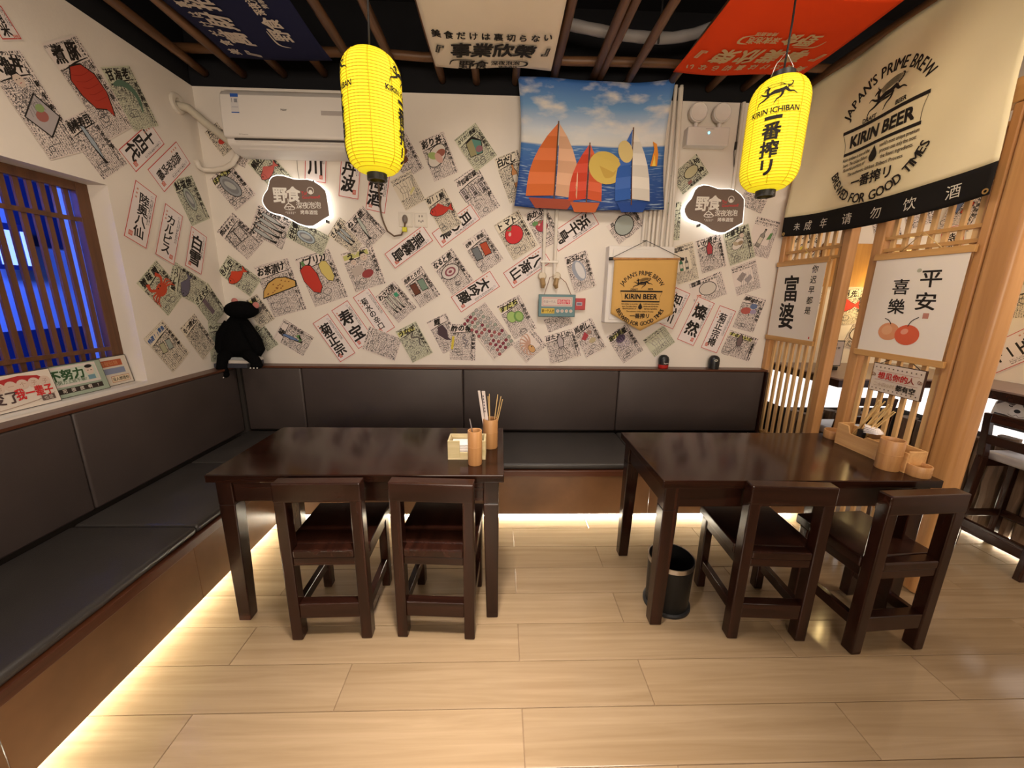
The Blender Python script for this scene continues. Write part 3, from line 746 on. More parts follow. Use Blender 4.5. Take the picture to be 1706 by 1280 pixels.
# ================================================================ BEER CURTAIN (hung under the thick pole)
nt_ = thing('noren_curtain', 'large cream cloth curtain with black beer print and black lower band', 'curtain', (2.14, -0.70, 1.96))
NY0, NY1, NZ0, NZ1 = -0.085, -1.335, 1.955, 2.915
def nfn(u, v, h):
    y = (NY0+NY1)/2-u; z = (NZ0+NZ1)/2+v
    t = (y-NY1)/(NY0-NY1); s = (z-NZ0)/(NZ1-NZ0)
    sag = 0.035*math.sin(PI*t)*(1-s)
    x = 2.116 + 0.012*math.sin(9*t+2*s)*(1-.5*s) + 0.016*math.sin(4*t-3*s)+.006*math.sin(16*t+9*s)
    return (x-h, y, z-sag)
def cloth(fn, u0, u1, v0, v1, nu, nv, band=None):
    m = MB(); vs = [fn(u0+(u1-u0)*i/nu, v0+(v1-v0)*j/nv, 0) for j in range(nv+1) for i in range(nu+1)]
    fs = [(j*(nu+1)+i, j*(nu+1)+i+1, (j+1)*(nu+1)+i+1, (j+1)*(nu+1)+i) for j in range(nv) for i in range(nu)]
    m.add(vs, fs); return m
hw, hh = (NY0-NY1)/2, (NZ1-NZ0)/2
CREAM = mat('cream_cloth', (0.77, 0.665, 0.43), 0.9, var=.03, scale=4, bump=.04, bscale=400, spec=.1)
ncl = cloth(nfn, -hw, hw, -hh+.133, hh, 48, 34).build('cloth', CREAM, nt_, smooth=True, solid=.002)
BLKC = mat('black_cloth', (0.013, 0.011, 0.010), 0.9, bump=.04, bscale=400, spec=.1)
nbd = cloth(nfn, -hw, hw, -hh, -hh+.133, 48, 6).build('lower_band', BLKC, nt_, smooth=True, solid=.002)
def beerprint(P, cu, cv, k, small=True):
    """the round beer emblem; k = outer radius"""
    P.arc("JAPAN'S PRIME BREW", cu, cv+.02*k, 1.0*k, 150, 30, .180*k, INK, .05)
    beast(P, cu+.03*k, cv+.60*k, .42*k, INK)
    P.text('DRAFT', cu-.30*k, cv+.36*k, .095*k, INK, 0, .05); P.text('BEER', cu+.38*k, cv+.38*k, .095*k, INK, 0, .05)
    P.rect(cu-.88*k, cv+.255*k, cu+.88*k, cv+.315*k, INK, 8)
    P.text('KIRIN BEER', cu, cv+.075*k, .27*k, INK, 0, .07, 1.0, maxw=1.34*k)
    P.rect(cu-.80*k, cv-.155*k, cu+.80*k, cv-.10*k, INK, 8)
    for s in (-1, 1): P.stroke([(cu+s*.86*k, cv+.25*k), (cu+s*.80*k, cv+.08*k), (cu+s*.78*k, cv-.10*k)], .008*k, INK)
    tx = ("Kirin Ichiban is one of the", "world's most unique premium", "beers. The Ichiban Shibori", "process uses only the most", "flavorful portion of", "the finest ingredients.", "The authentic Ichiban Shibori Process")
    if small:
        for i in range(3):
            P.text(tx[2*i], cu-.45*k, cv-.23*k-.10*k*i, .085*k, INK, 0, .02, maxw=.68*k-.06*k*i); P.text(tx[2*i+1], cu+.45*k, cv-.23*k-.10*k*i, .085*k, INK, 0, .02, maxw=.68*k-.06*k*i)
        P.text(tx[6], cu, cv-.535*k, .08*k, INK, 0, .02, maxw=1.15*k)
    P.poly([(cu+.085*k*math.sin(t), cv-.36*k-.095*k*math.cos(t)) for t in [i*PI/8-PI*.75 for i in range(13)]] + [(cu, cv-.18*k)], INK)
    P.text('一番搾リ', cu, cv-.72*k, .20*k, INK, 0, .05)
    P.arc('BREWED FOR GOOD TIMES', cu, cv-.02*k, 1.03*k, 204, 336, .172*k, INK, .05, True)
P = Print(nfn, 0.0028)
beerprint(P, 0.015, -0.005, 0.300)
P.build('lettering', ncl)
P = Print(nfn, 0.0028)
vb = -hh+.062
for ch, yy in zip('未成年请勿饮酒', (-.205, -.30, -.445, -.625, -.80, -.985, -1.175)):
    P.text(ch, (NY0+NY1)/2-yy, vb, .062 if ch != '未' else .05, pcol((.62, .56, .46)), 0, .0)
P.build('lettering', nbd)
b = MB()
for u in (-hw+.018, hw-.018):
    for v in (-hh+.018,): b.lathe([(.006, 0), (.012, 0), (.012, .003), (.006, .003)], 16, (0,0,0), 0, Matrix.Translation(nfn(u, v, .0015)) @ Matrix.Rotation(R(-90), 4, 'Y'), closed=True)
b.build('eyelet', mat('brass', (.75, .55, .22), .3, metal=1), nbd)

# ================================================================ PAPER LANTERNS
def lantern(label, x, y, z0, z1, face, ztop, cap=True):
    t = thing('paper_lantern', label, 'lantern', (x, y, z0))
    r0 = 0.125; H = z1-z0
    zb, zt = z0+.028, z1-.030
    def rad(z):
        s = (z-zb)/(zt-zb); e = min(s, 1-s)
        k = min(1.0, e/0.21)
        return 0.042+(r0-0.042)*math.sqrt(max(0, 1-(1-k)**2.15))
    nr = 40; prof = []
    for i in range(nr*4+1):
        s = i/(nr*4); z = zb+(zt-zb)*s; k = (i % 4)/4
        prof.append((rad(z)-0.0022*math.sin(PI*k)*1.0, z-z0))
    m, nt, bs = (None, None, None)
    yel = glow('lantern_paper', (1.0, 0.80, 0.016), 0.56, (0.74, 0.58, 0.02), .7)
    b = MB(); b.lathe([(r, z) for r, z in prof], 48, (x, y, z0))
    b.f = b.f[:-2]; b.m = b.m[:-2]
    shade = b.build('paper_shade', yel, t, smooth=True)
    b = MB()
    for i in range(1, nr):
        s = i/nr; z = zb+(zt-zb)*s; r = rad(z)
        b.lathe([(r-.0012, z-.0021), (r+.0011, z), (r-.0012, z+.0021)], 40, (x, y, 0))
        b.f = b.f[:-2]; b.m = b.m[:-2]
    o = b.build('hoops', glow('lantern_hoop', (1.0, 0.70, 0.0), 0.20, (0.50, 0.36, 0.0), .7), t, smooth=True); o['kind'] = 'stuff'
    b = MB(); b.lathe([(.034, 0), (.044, 0), (.044, .030), (.034, .030)], 32, (x, y, z0), closed=True); b.build('bottom_ring', BLACKP, t, smooth='auto')
    ck = 1.0 if cap else 0.42
    b = MB(); b.lathe([(.020*ck, zt-z0-.004), (.050*ck, zt-z0-.004), (.050*ck, zt-z0+.026*ck), (.010*ck, zt-z0+.026*ck)], 32, (x, y, z0), closed=True); b.build('top_cap', BLACKP, t, smooth='auto')
    b = MB(); b.tube([(x, y, z1-.004), (x+.006, y, z1+.2), (x+.004, y, z1+.35), (x, y, ztop)], .0045, 8); b.build('cable', CORD, t, smooth=True)
    if cap: b = MB(); b.tube([(x-.055, y, zt+.010), (x-.04, y, zt+.06), (x, y, zt+.11), (x+.04, y, zt+.06), (x+.055, y, zt+.010)], .0018, 6); b.build('wire_bail', METAL, t, smooth=True)
    # print wraps round the shade; its middle faces the angle `face`
    for k, f in enumerate(face):
        def fn(u, v, h):
            z = (z0+z1)/2+v; r = rad(z)+h; a = f+u/r0
            return (x+r*math.cos(a), y+r*math.sin(a), z)
        P = Print(fn, 0.0022)
        beast(P, 0.0, 0.138, 0.080, INK, False)
        for i in range(5): P.stroke([(-.05, .150+.006*i), (0, .168+.004*i), (.06, .165-.004*i)], .0012, INK)
        P.text('KIRIN ICHIBAN', 0, 0.072, .030, INK, 0, .04, maxw=.195)
        P.rect(-.034, .034, .034, .049, INK, 4)
        for i, ch in enumerate('番搾リ'): P.text(ch, 0, -.014-.076*i, .070, INK, 0, .06)
        P.build('lettering', shade)
    for i in range(8):           # upright wires under the paper
        a = 2*PI*i/8+.2; b = MB(); pts = [(x+(rad(zb+(zt-zb)*j/24)+.0006)*math.cos(a), y+(rad(zb+(zt-zb)*j/24)+.0006)*math.sin(a), zb+(zt-zb)*j/24) for j in range(25)]
        b.tube(pts, .0017, 5); b.build('upright_wire', glow('lantern_hoop', (1.0, 0.70, 0.0), 0.20, (0.50, 0.36, 0.0), .7), t, smooth=True)
    return t
aR = math.atan2(-3.08+1.04, 0-1.316)
lantern('tall yellow paper lantern with its black lettering facing the camera', 1.316, -1.040, 1.995, 2.535, (aR-0.10,), 3.40)
aL = math.atan2(-3.08+1.148, 0.569)
lantern('tall yellow paper lantern with its plain side facing the camera, left of centre', -0.569, -1.148, 2.000, 2.528, (aL+1.22, aL-1.45), 3.40, False)

# ================================================================ FLAGS UNDER THE CEILING
def flag(label, name, cloth_m, ink, cx, cy, rot, w, d, z, kind, vs, vt, vl):
    t = thing('ceiling_flag', label, 'flag', (cx, cy, z))
    cs, sn = math.cos(rot), math.sin(rot)
    def fn(u, v, h):
        # seen from below: u to the right, v towards the top of the writing
        X = cx+u*cs-v*sn; Y = cy-(u*sn+v*cs)
        s = (v+d/2)/d; q = (u+w/2)/w
        sag = 0.022*math.sin(PI*q)*math.sin(PI*min(1, max(0, s)))+.008*math.sin(7*q+3*s)
        return (X, Y, z-sag-h)
    cloth(fn, -w/2, w/2, -d/2, d/2, 30, 24).build('cloth', cloth_m, t, smooth=True, solid=.0015); fc = t.children[0]
    P = Print(fn, .003)
    if kind == 1: slogan, big = '美食だけは裏切らない', '『事業欣榮』'
    else: slogan, big = '美食だけは裏切らない', '『萬財招来』'
    n = len(slogan)
    yo = -d*.5
    for i, ch in enumerate(slogan): P.text(ch, -w*.42+w*.84*i/(n-1), vs-.012*math.sin(PI*i/(n-1)), .050, ink, 0, .05, 1.0, 0, 'c', None, 1.25)
    for i, ch in enumerate(big): P.text(ch, -w*.42+w*.84*i/5, vt, .112 if ch not in '『』' else .085, ink, R((-6, 4, -3, 5, -4, 3)[i]), .055, 1.05, .22, 'c', None, 1.2)
    for ch, u, s in zip('野食', (-.165, -.075), (.085, .075)): P.text(ch, u, vl, s, ink, 0, .05, 1.1, .2, 'c', None, 1.2)
    P.text('深夜泡泡', .075, vl+.012, .042, ink, 0, .05, 1, 0, 'c', None, 1.2); P.text('烤串酒馆', .09, vl-.036, .028, ink, 0, .04)
    P.stroke([(.15, vl+.04), (.205, vl+.03), (.20, vl-.01), (.15, vl-.025)], [.004, .014, .014, .003], ink)
    P.stroke([(-.27, vl+.0), (-.24, vl+.055), (-.13, vl+.06)], [.004, .012, .004], ink)
    P.build('lettering', fc)
    return t
flag('navy blue flag with white lettering, left under the bamboo ceiling', 'flag', mat('navy_cloth', (0.016, 0.018, 0.055), .85, bump=.04, bscale=400, spec=.1), pcol((.60, .52, .45)), -1.375, -0.705, R(90), 0.86, 0.63, 2.905, 2, .235, .125, -.145)
flag('cream flag with black brush lettering, middle under the bamboo ceiling', 'flag', mat('flag_cream', (0.86, 0.77, 0.63), .9, var=.03, scale=4, spec=.1), INK, -0.058, -0.64, 0, 0.735, 0.78, 2.905, 1, -.045, -.180, -.330)
flag('bright red flag with upside-down lettering, right under the bamboo ceiling', 'flag', mat('red_cloth', (0.80, 0.066, 0.012), .85, spec=.1), pcol((.62, .44, .24)), 1.508, -0.605, PI, 0.83, 0.68, 2.905, 1, .245, .110, -.050)

# ================================================================ BLUE SEA TAPESTRY (a plain generic seascape)
tp = thing('tapestry', 'blue cloth tapestry of sea, clouds and coloured sails, middle of the wall', 'tapestry', (0.65, -0.10, 2.12))
TX0, TX1, TZ0, TZ1 = 0.092, 1.190, 2.125, 2.945
def tfn(u, v, h):
    q = (u+.5); s = (v+.5)
    x = TX0+(TX1-TX0)*q; z = TZ0+(TZ1-TZ0)*s
    x += 0.045*(.5-q)*2*math.sin(PI*min(1, s*.9))*(.9)
    z -= 0.020*math.sin(PI*q)*(1-s) + .022*math.sin(PI*q)*s
    y = -0.098+0.012*math.sin(8*q+2*s)+.006*math.sin(15*q-4*s)-.012*(1-s)
    return (x, y-h, z)
m, nt, bs = newmat('tapestry_sky'); N = nt.nodes.new; L = nt.links.new
uvn = N('ShaderNodeUVMap'); uvn.uv_map = 'UVMap'; sp = N('ShaderNodeSeparateXYZ'); L(uvn.outputs[0], sp.inputs[0])
rp = N('ShaderNodeValToRGB'); L(sp.outputs[1], rp.inputs[0])
el = rp.color_ramp.elements; el[0].position = 0.0; el[0].color = (.012, .045, .20, 1); el[1].position = 1.0; el[1].color = (.035, .13, .42, 1)
for p, c in ((.30, (.02, .075, .27)), (.50, (.055, .16, .40)), (.515, (.62, .60, .55)), (.62, (.55, .60, .66)), (.80, (.16, .33, .60))):
    e = el.new(p); e.color = (*c, 1)
ns = N('ShaderNodeTexNoise'); ns.inputs['Scale'].default_value = 3.2; ns.inputs['Detail'].default_value = 6
mp = N('ShaderNodeMapping'); mp.inputs['Scale'].default_value = (1.3, 2.2, 1); L(uvn.outputs[0], mp.inputs[0]); L(mp.outputs[0], ns.inputs['Vector'])
cr = N('ShaderNodeValToRGB'); cr.color_ramp.elements[0].position = .50; cr.color_ramp.elements[1].position = .66; L(ns.outputs['Fac'], cr.inputs[0])
gt = N('ShaderNodeMath'); gt.operation = 'GREATER_THAN'; gt.inputs[1].default_value = .51; L(sp.outputs[1], gt.inputs[0])
mu = N('ShaderNodeMath'); mu.operation = 'MULTIPLY'; L(cr.outputs[0], mu.inputs[0]); L(gt.outputs[0], mu.inputs[1])
mx = N('ShaderNodeMix'); mx.data_type = 'RGBA'; mx.inputs[7].default_value = (.68, .66, .64, 1); L(mu.outputs[0], mx.inputs[0]); L(rp.outputs[0], mx.inputs[6])
wv = N('ShaderNodeTexNoise'); wv.inputs['Scale'].default_value = 1; wv.inputs['Detail'].default_value = 3
mp2 = N('ShaderNodeMapping'); mp2.inputs['Scale'].default_value = (9, 75, 1); L(uvn.outputs[0], mp2.inputs[0]); L(mp2.outputs[0], wv.inputs['Vector'])
cr2 = N('ShaderNodeValToRGB'); cr2.color_ramp.elements[0].position = .55; cr2.color_ramp.elements[1].position = .70; L(wv.outputs['Fac'], cr2.inputs[0])
iv = N('ShaderNodeMath'); iv.operation = 'SUBTRACT'; iv.inputs[0].default_value = 1; L(gt.outputs[0], iv.inputs[1])
mu2 = N('ShaderNodeMath'); mu2.operation = 'MULTIPLY'; L(cr2.outputs[0], mu2.inputs[0]); L(iv.outputs[0], mu2.inputs[1])
mx2 = N('ShaderNodeMix'); mx2.data_type = 'RGBA'; mx2.inputs[7].default_value = (.30, .40, .52, 1); L(mu2.outputs[0], mx2.inputs[0]); L(mx.outputs[2], mx2.inputs[6])
L(mx2.outputs[2], bs.inputs['Base Color']); bs.inputs['Roughness'].default_value = .6; bs.inputs['Specular IOR Level'].default_value = .25
b = MB(); nu, nv = 40, 30
vs = [tfn(-.5+i/nu, -.5+j/nv, 0) for j in range(nv+1) for i in range(nu+1)]
fs = []; uvs = []
for j in range(nv):
    for i in range(nu):
        fs.append((j*(nu+1)+i, j*(nu+1)+i+1, (j+1)*(nu+1)+i+1, (j+1)*(nu+1)+i)); uvs.append([(i/nu, j/nv), ((i+1)/nu, j/nv), ((i+1)/nu, (j+1)/nv), (i/nu, (j+1)/nv)])
b.add(vs, fs, 0, uvs); b.build('cloth', m, tp, smooth=True, solid=.001)
P = Print(tfn, .0045); P.step = .00015
def sail(cu, base, hgt, wl, wr, c1, c2, hull):
    n = 6
    for side, wd, c in ((-1, wl, c1), (1, wr, c2)):
        for k in range(n):       # curved cloth panels of one sail, one under another
            a = k/n; e = (k+1)/n
            f = lambda t: wd*(math.sin(PI*.5*min(1, (1-t)*1.25))**.8)
            P.poly([(cu+side*.006, base+.05+hgt*a), (cu+side*f(a), base+.05+hgt*a-.02*(1-a)), (cu+side*f(e), base+.05+hgt*e-.02*(1-e)), (cu+side*.006, base+.05+hgt*e)], c if k % 2 == 0 else tuple(min(1, q*1.15+.02) for q in c)); 
    P.rect(cu-.004, base, cu+.004, base+.07+hgt, (.12, .05, .02))
    P.poly([(cu-wl*.9, base+.02), (cu+wr*.9, base+.02), (cu+wr*.62, base-.06), (cu-wl*.62, base-.06)], hull)
sail(-.245, -.44, .56, .19, .15, (.55, .13, .03), (.58, .33, .20), (.30, .06, .03))
sail(-.03, -.46, .42, .12, .10, (.50, .05, .02), (.52, .09, .03), (.45, .10, .03))
P.ell(.09, -.16, .115, .135, (.58, .42, .10), .5, 24); P.ell(.09, -.16, .07, .085, (.50, .33, .07), .5, 20)
sail(.27, -.46, .55, .11, .13, (.03, .10, .36), (.60, .56, .50), (.02, .06, .25))
P.ell(.225, -.03, .05, .09, (.62, .48, .20), .2, 18); P.poly([(.40, -.15), (.425, -.02), (.41, .04), (.44, .02), (.455, -.06), (.45, -.15)], (.68, .25, .03)); P.poly([(.415, -.15), (.43, -.06), (.44, -.15)], (.75, .55, .10))
P.build('printed_picture', tp)
# ================================================================ THINGS FIXED TO THE BACK WALL
# air conditioner
ac = thing('air_conditioner', 'white wall air conditioner high at the left, behind the paper lantern', 'air conditioner', (-1.40, -0.10, 2.42))
AX0, AX1 = -1.835, -0.955
prof = [(-.001, 2.775), (-.150, 2.775), (-.175, 2.765), (-.200, 2.735), (-.208, 2.60), (-.206, 2.492), (-.190, 2.488)]
def extr(prof, x0, x1): 
    m = MB(); m.slab(prof, lambda u, v, d: (d, u, v), x0, x1); return m
acc = extr(prof+[(-.001, 2.488)], AX0, AX1).build('casing', WPLAST, ac, bevel=.012, bseg=4, smooth='auto')
extr([(-.001, 2.4875), (-.186, 2.4875), (-.176, 2.452), (-.120, 2.420), (-.001, 2.416)], AX0+.004, AX1-.004).build('lower_body', WPLAST, ac, bevel=.008, bseg=3, smooth='auto')
b = MB(); b.box(AX0+.06, -.1905, 2.478, AX1-.06, -.170, 2.489); b.build('air_slot', mat('slot_dark', (.03, .025, .022), .6), ac)
b = MB(); b.slab([(-.183, 2.476), (-.188, 2.470), (-.148, 2.432), (-.143, 2.438)], lambda u, v, d: (d, u, v), AX0+.065, AX1-.065); b.build('louvre', WPLAST, ac, bevel=.002)
b = MB(); b.box(AX0+.02, -.17, 2.7752, AX1-.02, -.01, 2.781); b.build('top_grille', WPLAST, ac)
def acfn(u, v, h):
    y = -.200-.008*(2.735-v)/.135 if v > 2.60 else -.208+.002*(2.60-v)/.108
    return (AX0+u, y-h, v)
P = Print(acfn, .0008)
P.rect(.075, 2.628, .125, 2.742, pcol((.62, .60, .60))); P.rect(.075, 2.722, .125, 2.742, pcol((.03, .10, .40))); P.rect(.075, 2.628, .125, 2.634, pcol((.03, .10, .40)))
P.rect(.082, 2.69, .084, 2.715, INK); P.rect(.08, 2.662, .12, 2.664, pcol((.2, .2, .3))); P.rect(.098, 2.690, .118, 2.712, pcol((.25, .25, .28)))
P.text('Haier', .41, 2.655, .016, pcol((.06, .06, .07)), 0, .02)
P.rect(.65, 2.628, .80, 2.655, pcol((.42, .38, .36)))
P.text('DC Inverter', .135, 2.505, .011, pcol((.25, .22, .2)))
P.build('stickers', acc)
# wrapped refrigerant line, wall sleeve and drain pipe
b = MB(); b.lathe([(.030, 0), (.062, 0), (.062, .006), (.052, .014), (.030, .014)], 28, (0, 0, 0), 0, Matrix.Translation((XL+.001, -0.165, 2.690)) @ Matrix.Rotation(R(90), 4, 'Y'), closed=True)
tag(b.build('wall_sleeve', WPIPE, smooth='auto'), 'round white wall sleeve on the left wall where the pipe enters', 'pipe collar')
b = MB(); pts = [(XL-.05, -.165, 2.690), (XL+.06, -.150, 2.670), (-2.00, -.105, 2.60), (-1.93, -.095, 2.545), (-1.87, -.095, 2.50), (-1.80, -.095, 2.47)]
b.tube(pts, [.026, .026, .027, .026, .027, .026], 12); tag(b.build('wrapped_pipe', mat('pipe_wrap', (.52, .47, .38), .7, bump=.3, bscale=60), smooth=True), 'wrapped pipe from the wall sleeve to the air conditioner', 'pipe')
b = MB(); pts = [(-1.845, -.06, 2.47), (-1.862, -.05, 2.42), (-1.90, -.045, 2.375), (-1.96, -.040, 2.345), (-2.04, -.036, 2.332), (-2.105, -.045, 2.33), (-2.116, -.075, 2.34), (-2.116, -.09, 2.38)]
b.tube(pts, .017, 12); tag(b.build('drain_pipe', WPIPE, smooth=True), 'bent white drain pipe under the left end of the air conditioner', 'pipe')

# lit oval shop signs
OV = [(105,650),(125,580),(160,520),(230,440),(265,350),(290,270),(350,205),(450,175),(570,180),(700,215),(780,238),(850,240),(1030,235),(1150,260),(1280,340),(1370,430),(1385,520),(1400,700),(1410,900),(1280,970),(1150,1050),(1060,1100),(980,1108),(900,1100),(760,1060),(600,970),(450,905),(280,870),(205,835),(150,770),(118,710)]
def oval_sign(label, cx, cz, k=3.52e-4):
    t = thing('shop_sign', label, 'sign', (cx, -.04, cz))
    pl = [((x-757)*k, (640-y)*k) for x, y in OV]
    big = [(u*1.045, v*1.055) for u, v in pl]
    b = MB(); b.slab(big, lambda u, v, d: (cx+u, d, cz+v), -.020, -.062); b.build('lit_edge', glow('sign_edge_white', (1.0, 0.97, 0.90), 1.35, (.9, .9, .88)), t)
    b = MB(); b.slab(pl, lambda u, v, d: (cx+u, d, cz+v), -.0625, -.072); fb_ = b.build('face_board', mat('sign_face_taupe', (.205, .152, .125), .45), t, bevel=.001)
    b = MB()
    for u, v in ((-.10, .0), (.12, .05), (.10, -.09)): b.tube([(cx+u, -.0002, cz+v), (cx+u, -.0198, cz+v)], .010, 10)
    b.build('standoff', METAL, t)
    b = MB()
    for (x, y, a) in ((485, 960, 40), (1335, 1005, 40), (1150, 262, 0)):
        u, v = (x-757)*k, (640-y)*k; b.box(cx+u-.004, -.0640, cz+v-.010, cx+u+.004, -.018, cz+v+.008)
    b.build('clip', BLACKP, t)
    P = Print(lambda u, v, h: (cx+(u-757)*k, -.072-h, cz+(640-v)*k), .0006); P.step = .00012
    Q = Print(lambda u, v, h: (cx+u, -.072-h, cz+v), .0006)
    g = lambda x, y: ((x-757)*k, (640-y)*k)
    wt = pcol((.93, .90, .84)); rd = pcol((.75, .08, .09))
    Q.text('野', *g(470, 540), 290*k, wt, 0, .06, .95); Q.text('食', *g(735, 515), 280*k, wt, 0, .06, .95)
    Q.text('Yo!', *g(950, 490), 85*k, rd, R(-4), .03, .9); Q.text('Gourmand!', *g(1085, 560), 75*k, rd, R(3), .03, maxw=360*k)
    for i, ch in enumerate('深夜泡泡'): Q.text(ch, *g(830+125*i, 725-6*i), 125*k, wt, 0, .02)
    Q.text('烤串酒馆', *g(1015, 850), 82*k, wt, 0, .03, maxw=350*k)
    Q.ring(*g(1085, 440), 70*k, 70*k, 12*k, wt, 14); Q.ell(*g(1085, 470), 38*k, 42*k, wt)
    # drooping lamp under the first character
    Q.stroke([g(620, 600), g(620, 690)], 18*k, wt, 1); Q.stroke([g(530, 775), g(620, 690), g(745, 775)], 18*k, wt, 3)
    u, v = g(635, 780); Q.ring(u, v, 110*k, 38*k, 14*k, wt, 20); Q.ring(u, v+10*k, 32*k, 30*k, 10*k, wt, 12)
    for i in range(6): Q.stroke([g(560+35*i, 845), g(550+38*i, 895 if 0 < i < 5 else 870)], 10*k, wt, 1)
    Q.build('lettering', fb_)
    return t
oval_sign('lit cloud-shaped shop sign with glowing edge under the air conditioner', -1.478, 2.133)
oval_sign('lit cloud-shaped shop sign with glowing edge right of the tapestry', 1.578, 2.140, 3.42e-4)
b = MB(); b.tube([(-1.462, -.012, 2.27), (-1.470, -.008, 2.36), (-1.466, -.008, 2.44)], .0022, 6); tag(b.build('sign_wire', mat('wire_grey', (.35, .32, .28), .5)), 'thin wire from the left cloud-shaped sign up to the air conditioner', 'cable')

# emergency light
em = thing('emergency_light', 'white twin-head emergency light on the wall by the right lantern', 'lamp', (1.465, -.04, 2.57))
b = MB(); b.box(1.315, -.075, 2.560, 1.618, -.001, 2.680); b.build('case', WPLAST, em, bevel=.008, bseg=3)
for x in (1.385, 1.555):
    T = Matrix.Translation((x, -.030, 2.775)) @ Matrix.Rotation(R(90), 4, 'X')
    b = MB(); b.lathe([(.0005, -.02), (.052, -.02), (.062, .0), (.064, .03), (.058, .036), (.052, .030), (.0005, .026)], 28, (0,0,0), 0, T); b.build('lamp_head', WPLAST, em, smooth='auto')
    b = MB(); b.tube([(x, -.035, 2.680), (x, -.035, 2.714)], .015, 10); b.build('neck', WPLAST, em)
P = Print(lambda u, v, h: (u, -.0755-h, v), .0004); P.rect(1.44, 2.663, 1.50, 2.666, pcol((.3, .28, .26))); P.build('vent_mark', em)
b = MB(); b.ball((1.466, -.076, 2.640), .007, .004, .007, 10, 6); b.build('indicator', glow('indicator_blue', (.15, .75, 1.0), 4.0), em)

# conduits
def conduit(name, label, pts, r, group=None, m=WPIPE, cat='conduit'):
    b = MB(); b.tube(pts, r, 10); return tag(b.build(name, m, smooth='auto'), label, cat, group)
cxs = (1.075, 1.118, 1.150, 1.182, 1.222, 1.262)
for i, x in enumerate(cxs):
    conduit('conduit', ['leftmost', 'second from left', 'third from left', 'fourth from left', 'fifth from left', 'rightmost'][i]+' of six white conduits entering the fuse box', [(x+.004*math.sin(i), -.022, 2.95), (x, -.022, 2.4), (x+.003, -.022, 1.872)], .0125, 'white conduits above the fuse box')
conduit('conduit', 'tall white conduit at the right edge of the tapestry, standing proud', [(1.250, -.035, 2.93), (1.272, -.035, 2.4), (1.292, -.035, 1.86)], .017)
for i, x in enumerate((0.325, 0.412)):
    conduit('conduit', ['left', 'right'][i]+' one of two white conduits below the left part of the tapestry', [(x, -.018, 2.95), (x, -.018, 1.66)], .014, 'two conduits below the tapestry')
b = MB(); b.box(.300, -.036, 1.742, .438, -.001, 1.760); tag(b.build('conduit_clip', WPIPE, bevel=.003), 'white clip across the two conduits below the tapestry', 'clip')
conduit('conduit', 'white conduit on the wall behind the right lantern', [(1.722, -.018, 2.86), (1.727, -.018, 2.3), (1.740, -.018, 2.22)], .012)
b = MB(); b.tube([(1.705, -.008, 2.86), (1.708, -.008, 2.62), (1.700, -.01, 2.55), (1.715, -.01, 2.45), (1.73, -.01, 2.42), (1.72, -.01, 2.50)], .0028, 6)
b.box(1.700, -.016, 2.56, 1.712, -.004, 2.61); tag(b.build('hanging_wire', CORD), 'thin dark wire with a small plug hanging beside the emergency light', 'cable')
# junction boxes at the foot of the two conduits
for i, x in enumerate((.318, .430)):
    t = thing('junction_fitting', ['left', 'right'][i]+' brass coloured pipe fitting above the small teal board', 'fitting', (x, -.03, 1.62))
    BR = mat('dull_brass', (.34, .22, .10), .45, metal=.3)
    b = MB(); b.lathe([(.0005, 0), (.030, 0), (.034, .012), (.026, .03), (.0005, .03)], 14, (0,0,0), 0, Matrix.Translation((x, -.004, 1.645)) @ Matrix.Rotation(R(90), 4, 'X')); b.build('cap', mat('ivory_cap', (.60, .52, .40), .5), t)
    b = MB(); b.tube([(x, -.025, 1.63), (x+.008-.016*i, -.03, 1.58), (x+.004, -.03, 1.555)], [.018, .021, .012], 10); b.build('nozzle', BR, t)
# fuse box with the pennant hanging over it
fb = thing('fuse_box', 'white fuse box behind the yellow pennant', 'box', (1.04, -.05, 1.30))
b = MB(); b.box(.805, -.098, 1.300, 1.300, -.001, 1.868); b.build('case', WPLAST, fb, bevel=.006)
b = MB(); b.box(.835, -.106, 1.325, 1.278, -.0985, 1.845); fd = b.build('door', WPLAST, fb, bevel=.003)
b = MB(); b.box(.845, -.112, 1.55, .858, -.1062, 1.60); b.build('latch', mat('latch_grey', (.3, .3, .3), .4), fd)
pn = thing('pennant', 'yellow-ochre pointed beer pennant hanging over the fuse box', 'pennant', (1.10, -.12, 1.25))
PX0, PX1, PZ1, PZ0, PZT = .842, 1.320, 1.772, 1.372, 1.242
pfn = lambda u, v, h: (1.081+u, -.128-.004*math.sin(5*u+2*v)-h, 1.55+v)
m = MB(); nu, nv = 16, 16; vs = []
for j in range(nv+1):
    for i in range(nu+1):
        q = i/nu; bot = PZ0-(PZ0-PZT)*(1-abs(2*q-1)); x = PX0+.012*0+(PX1-PX0)*q; z = bot+(PZ1-bot)*j/nv
        vs.append(pfn(x-1.081, z-1.55, 0))
m.add(vs, [(j*(nu+1)+i, j*(nu+1)+i+1, (j+1)*(nu+1)+i+1, (j+1)*(nu+1)+i) for j in range(nv) for i in range(nu)])
pcl = m.build('cloth', mat('ochre_cloth', (.60, .36, .115), .85, var=.04, scale=5, spec=.1), pn, smooth=True, solid=.002)
b = MB(); b.tube([(.815, -.128, 1.772), (1.352, -.128, 1.778)], .0085, 10); b.build('rod', PINE, pn, smooth='auto')
for x in (.812, 1.345):
    b = MB(); b.tube([(x-.012, -.128, 1.772+.006*(x > 1)), (x+.016, -.128, 1.772+.006*(x > 1))], .0115, 10); b.build('rod_end', BLACKP, pn, smooth='auto')
b = MB(); b.tube([(.825, -.128, 1.780), (1.075, -.110, 1.905), (1.345, -.128, 1.786)], .0022, 6); b.tube([(1.075, -.110, 1.905), (1.075, -.02, 1.915)], .003, 6); b.build('cord', CORD, pn)
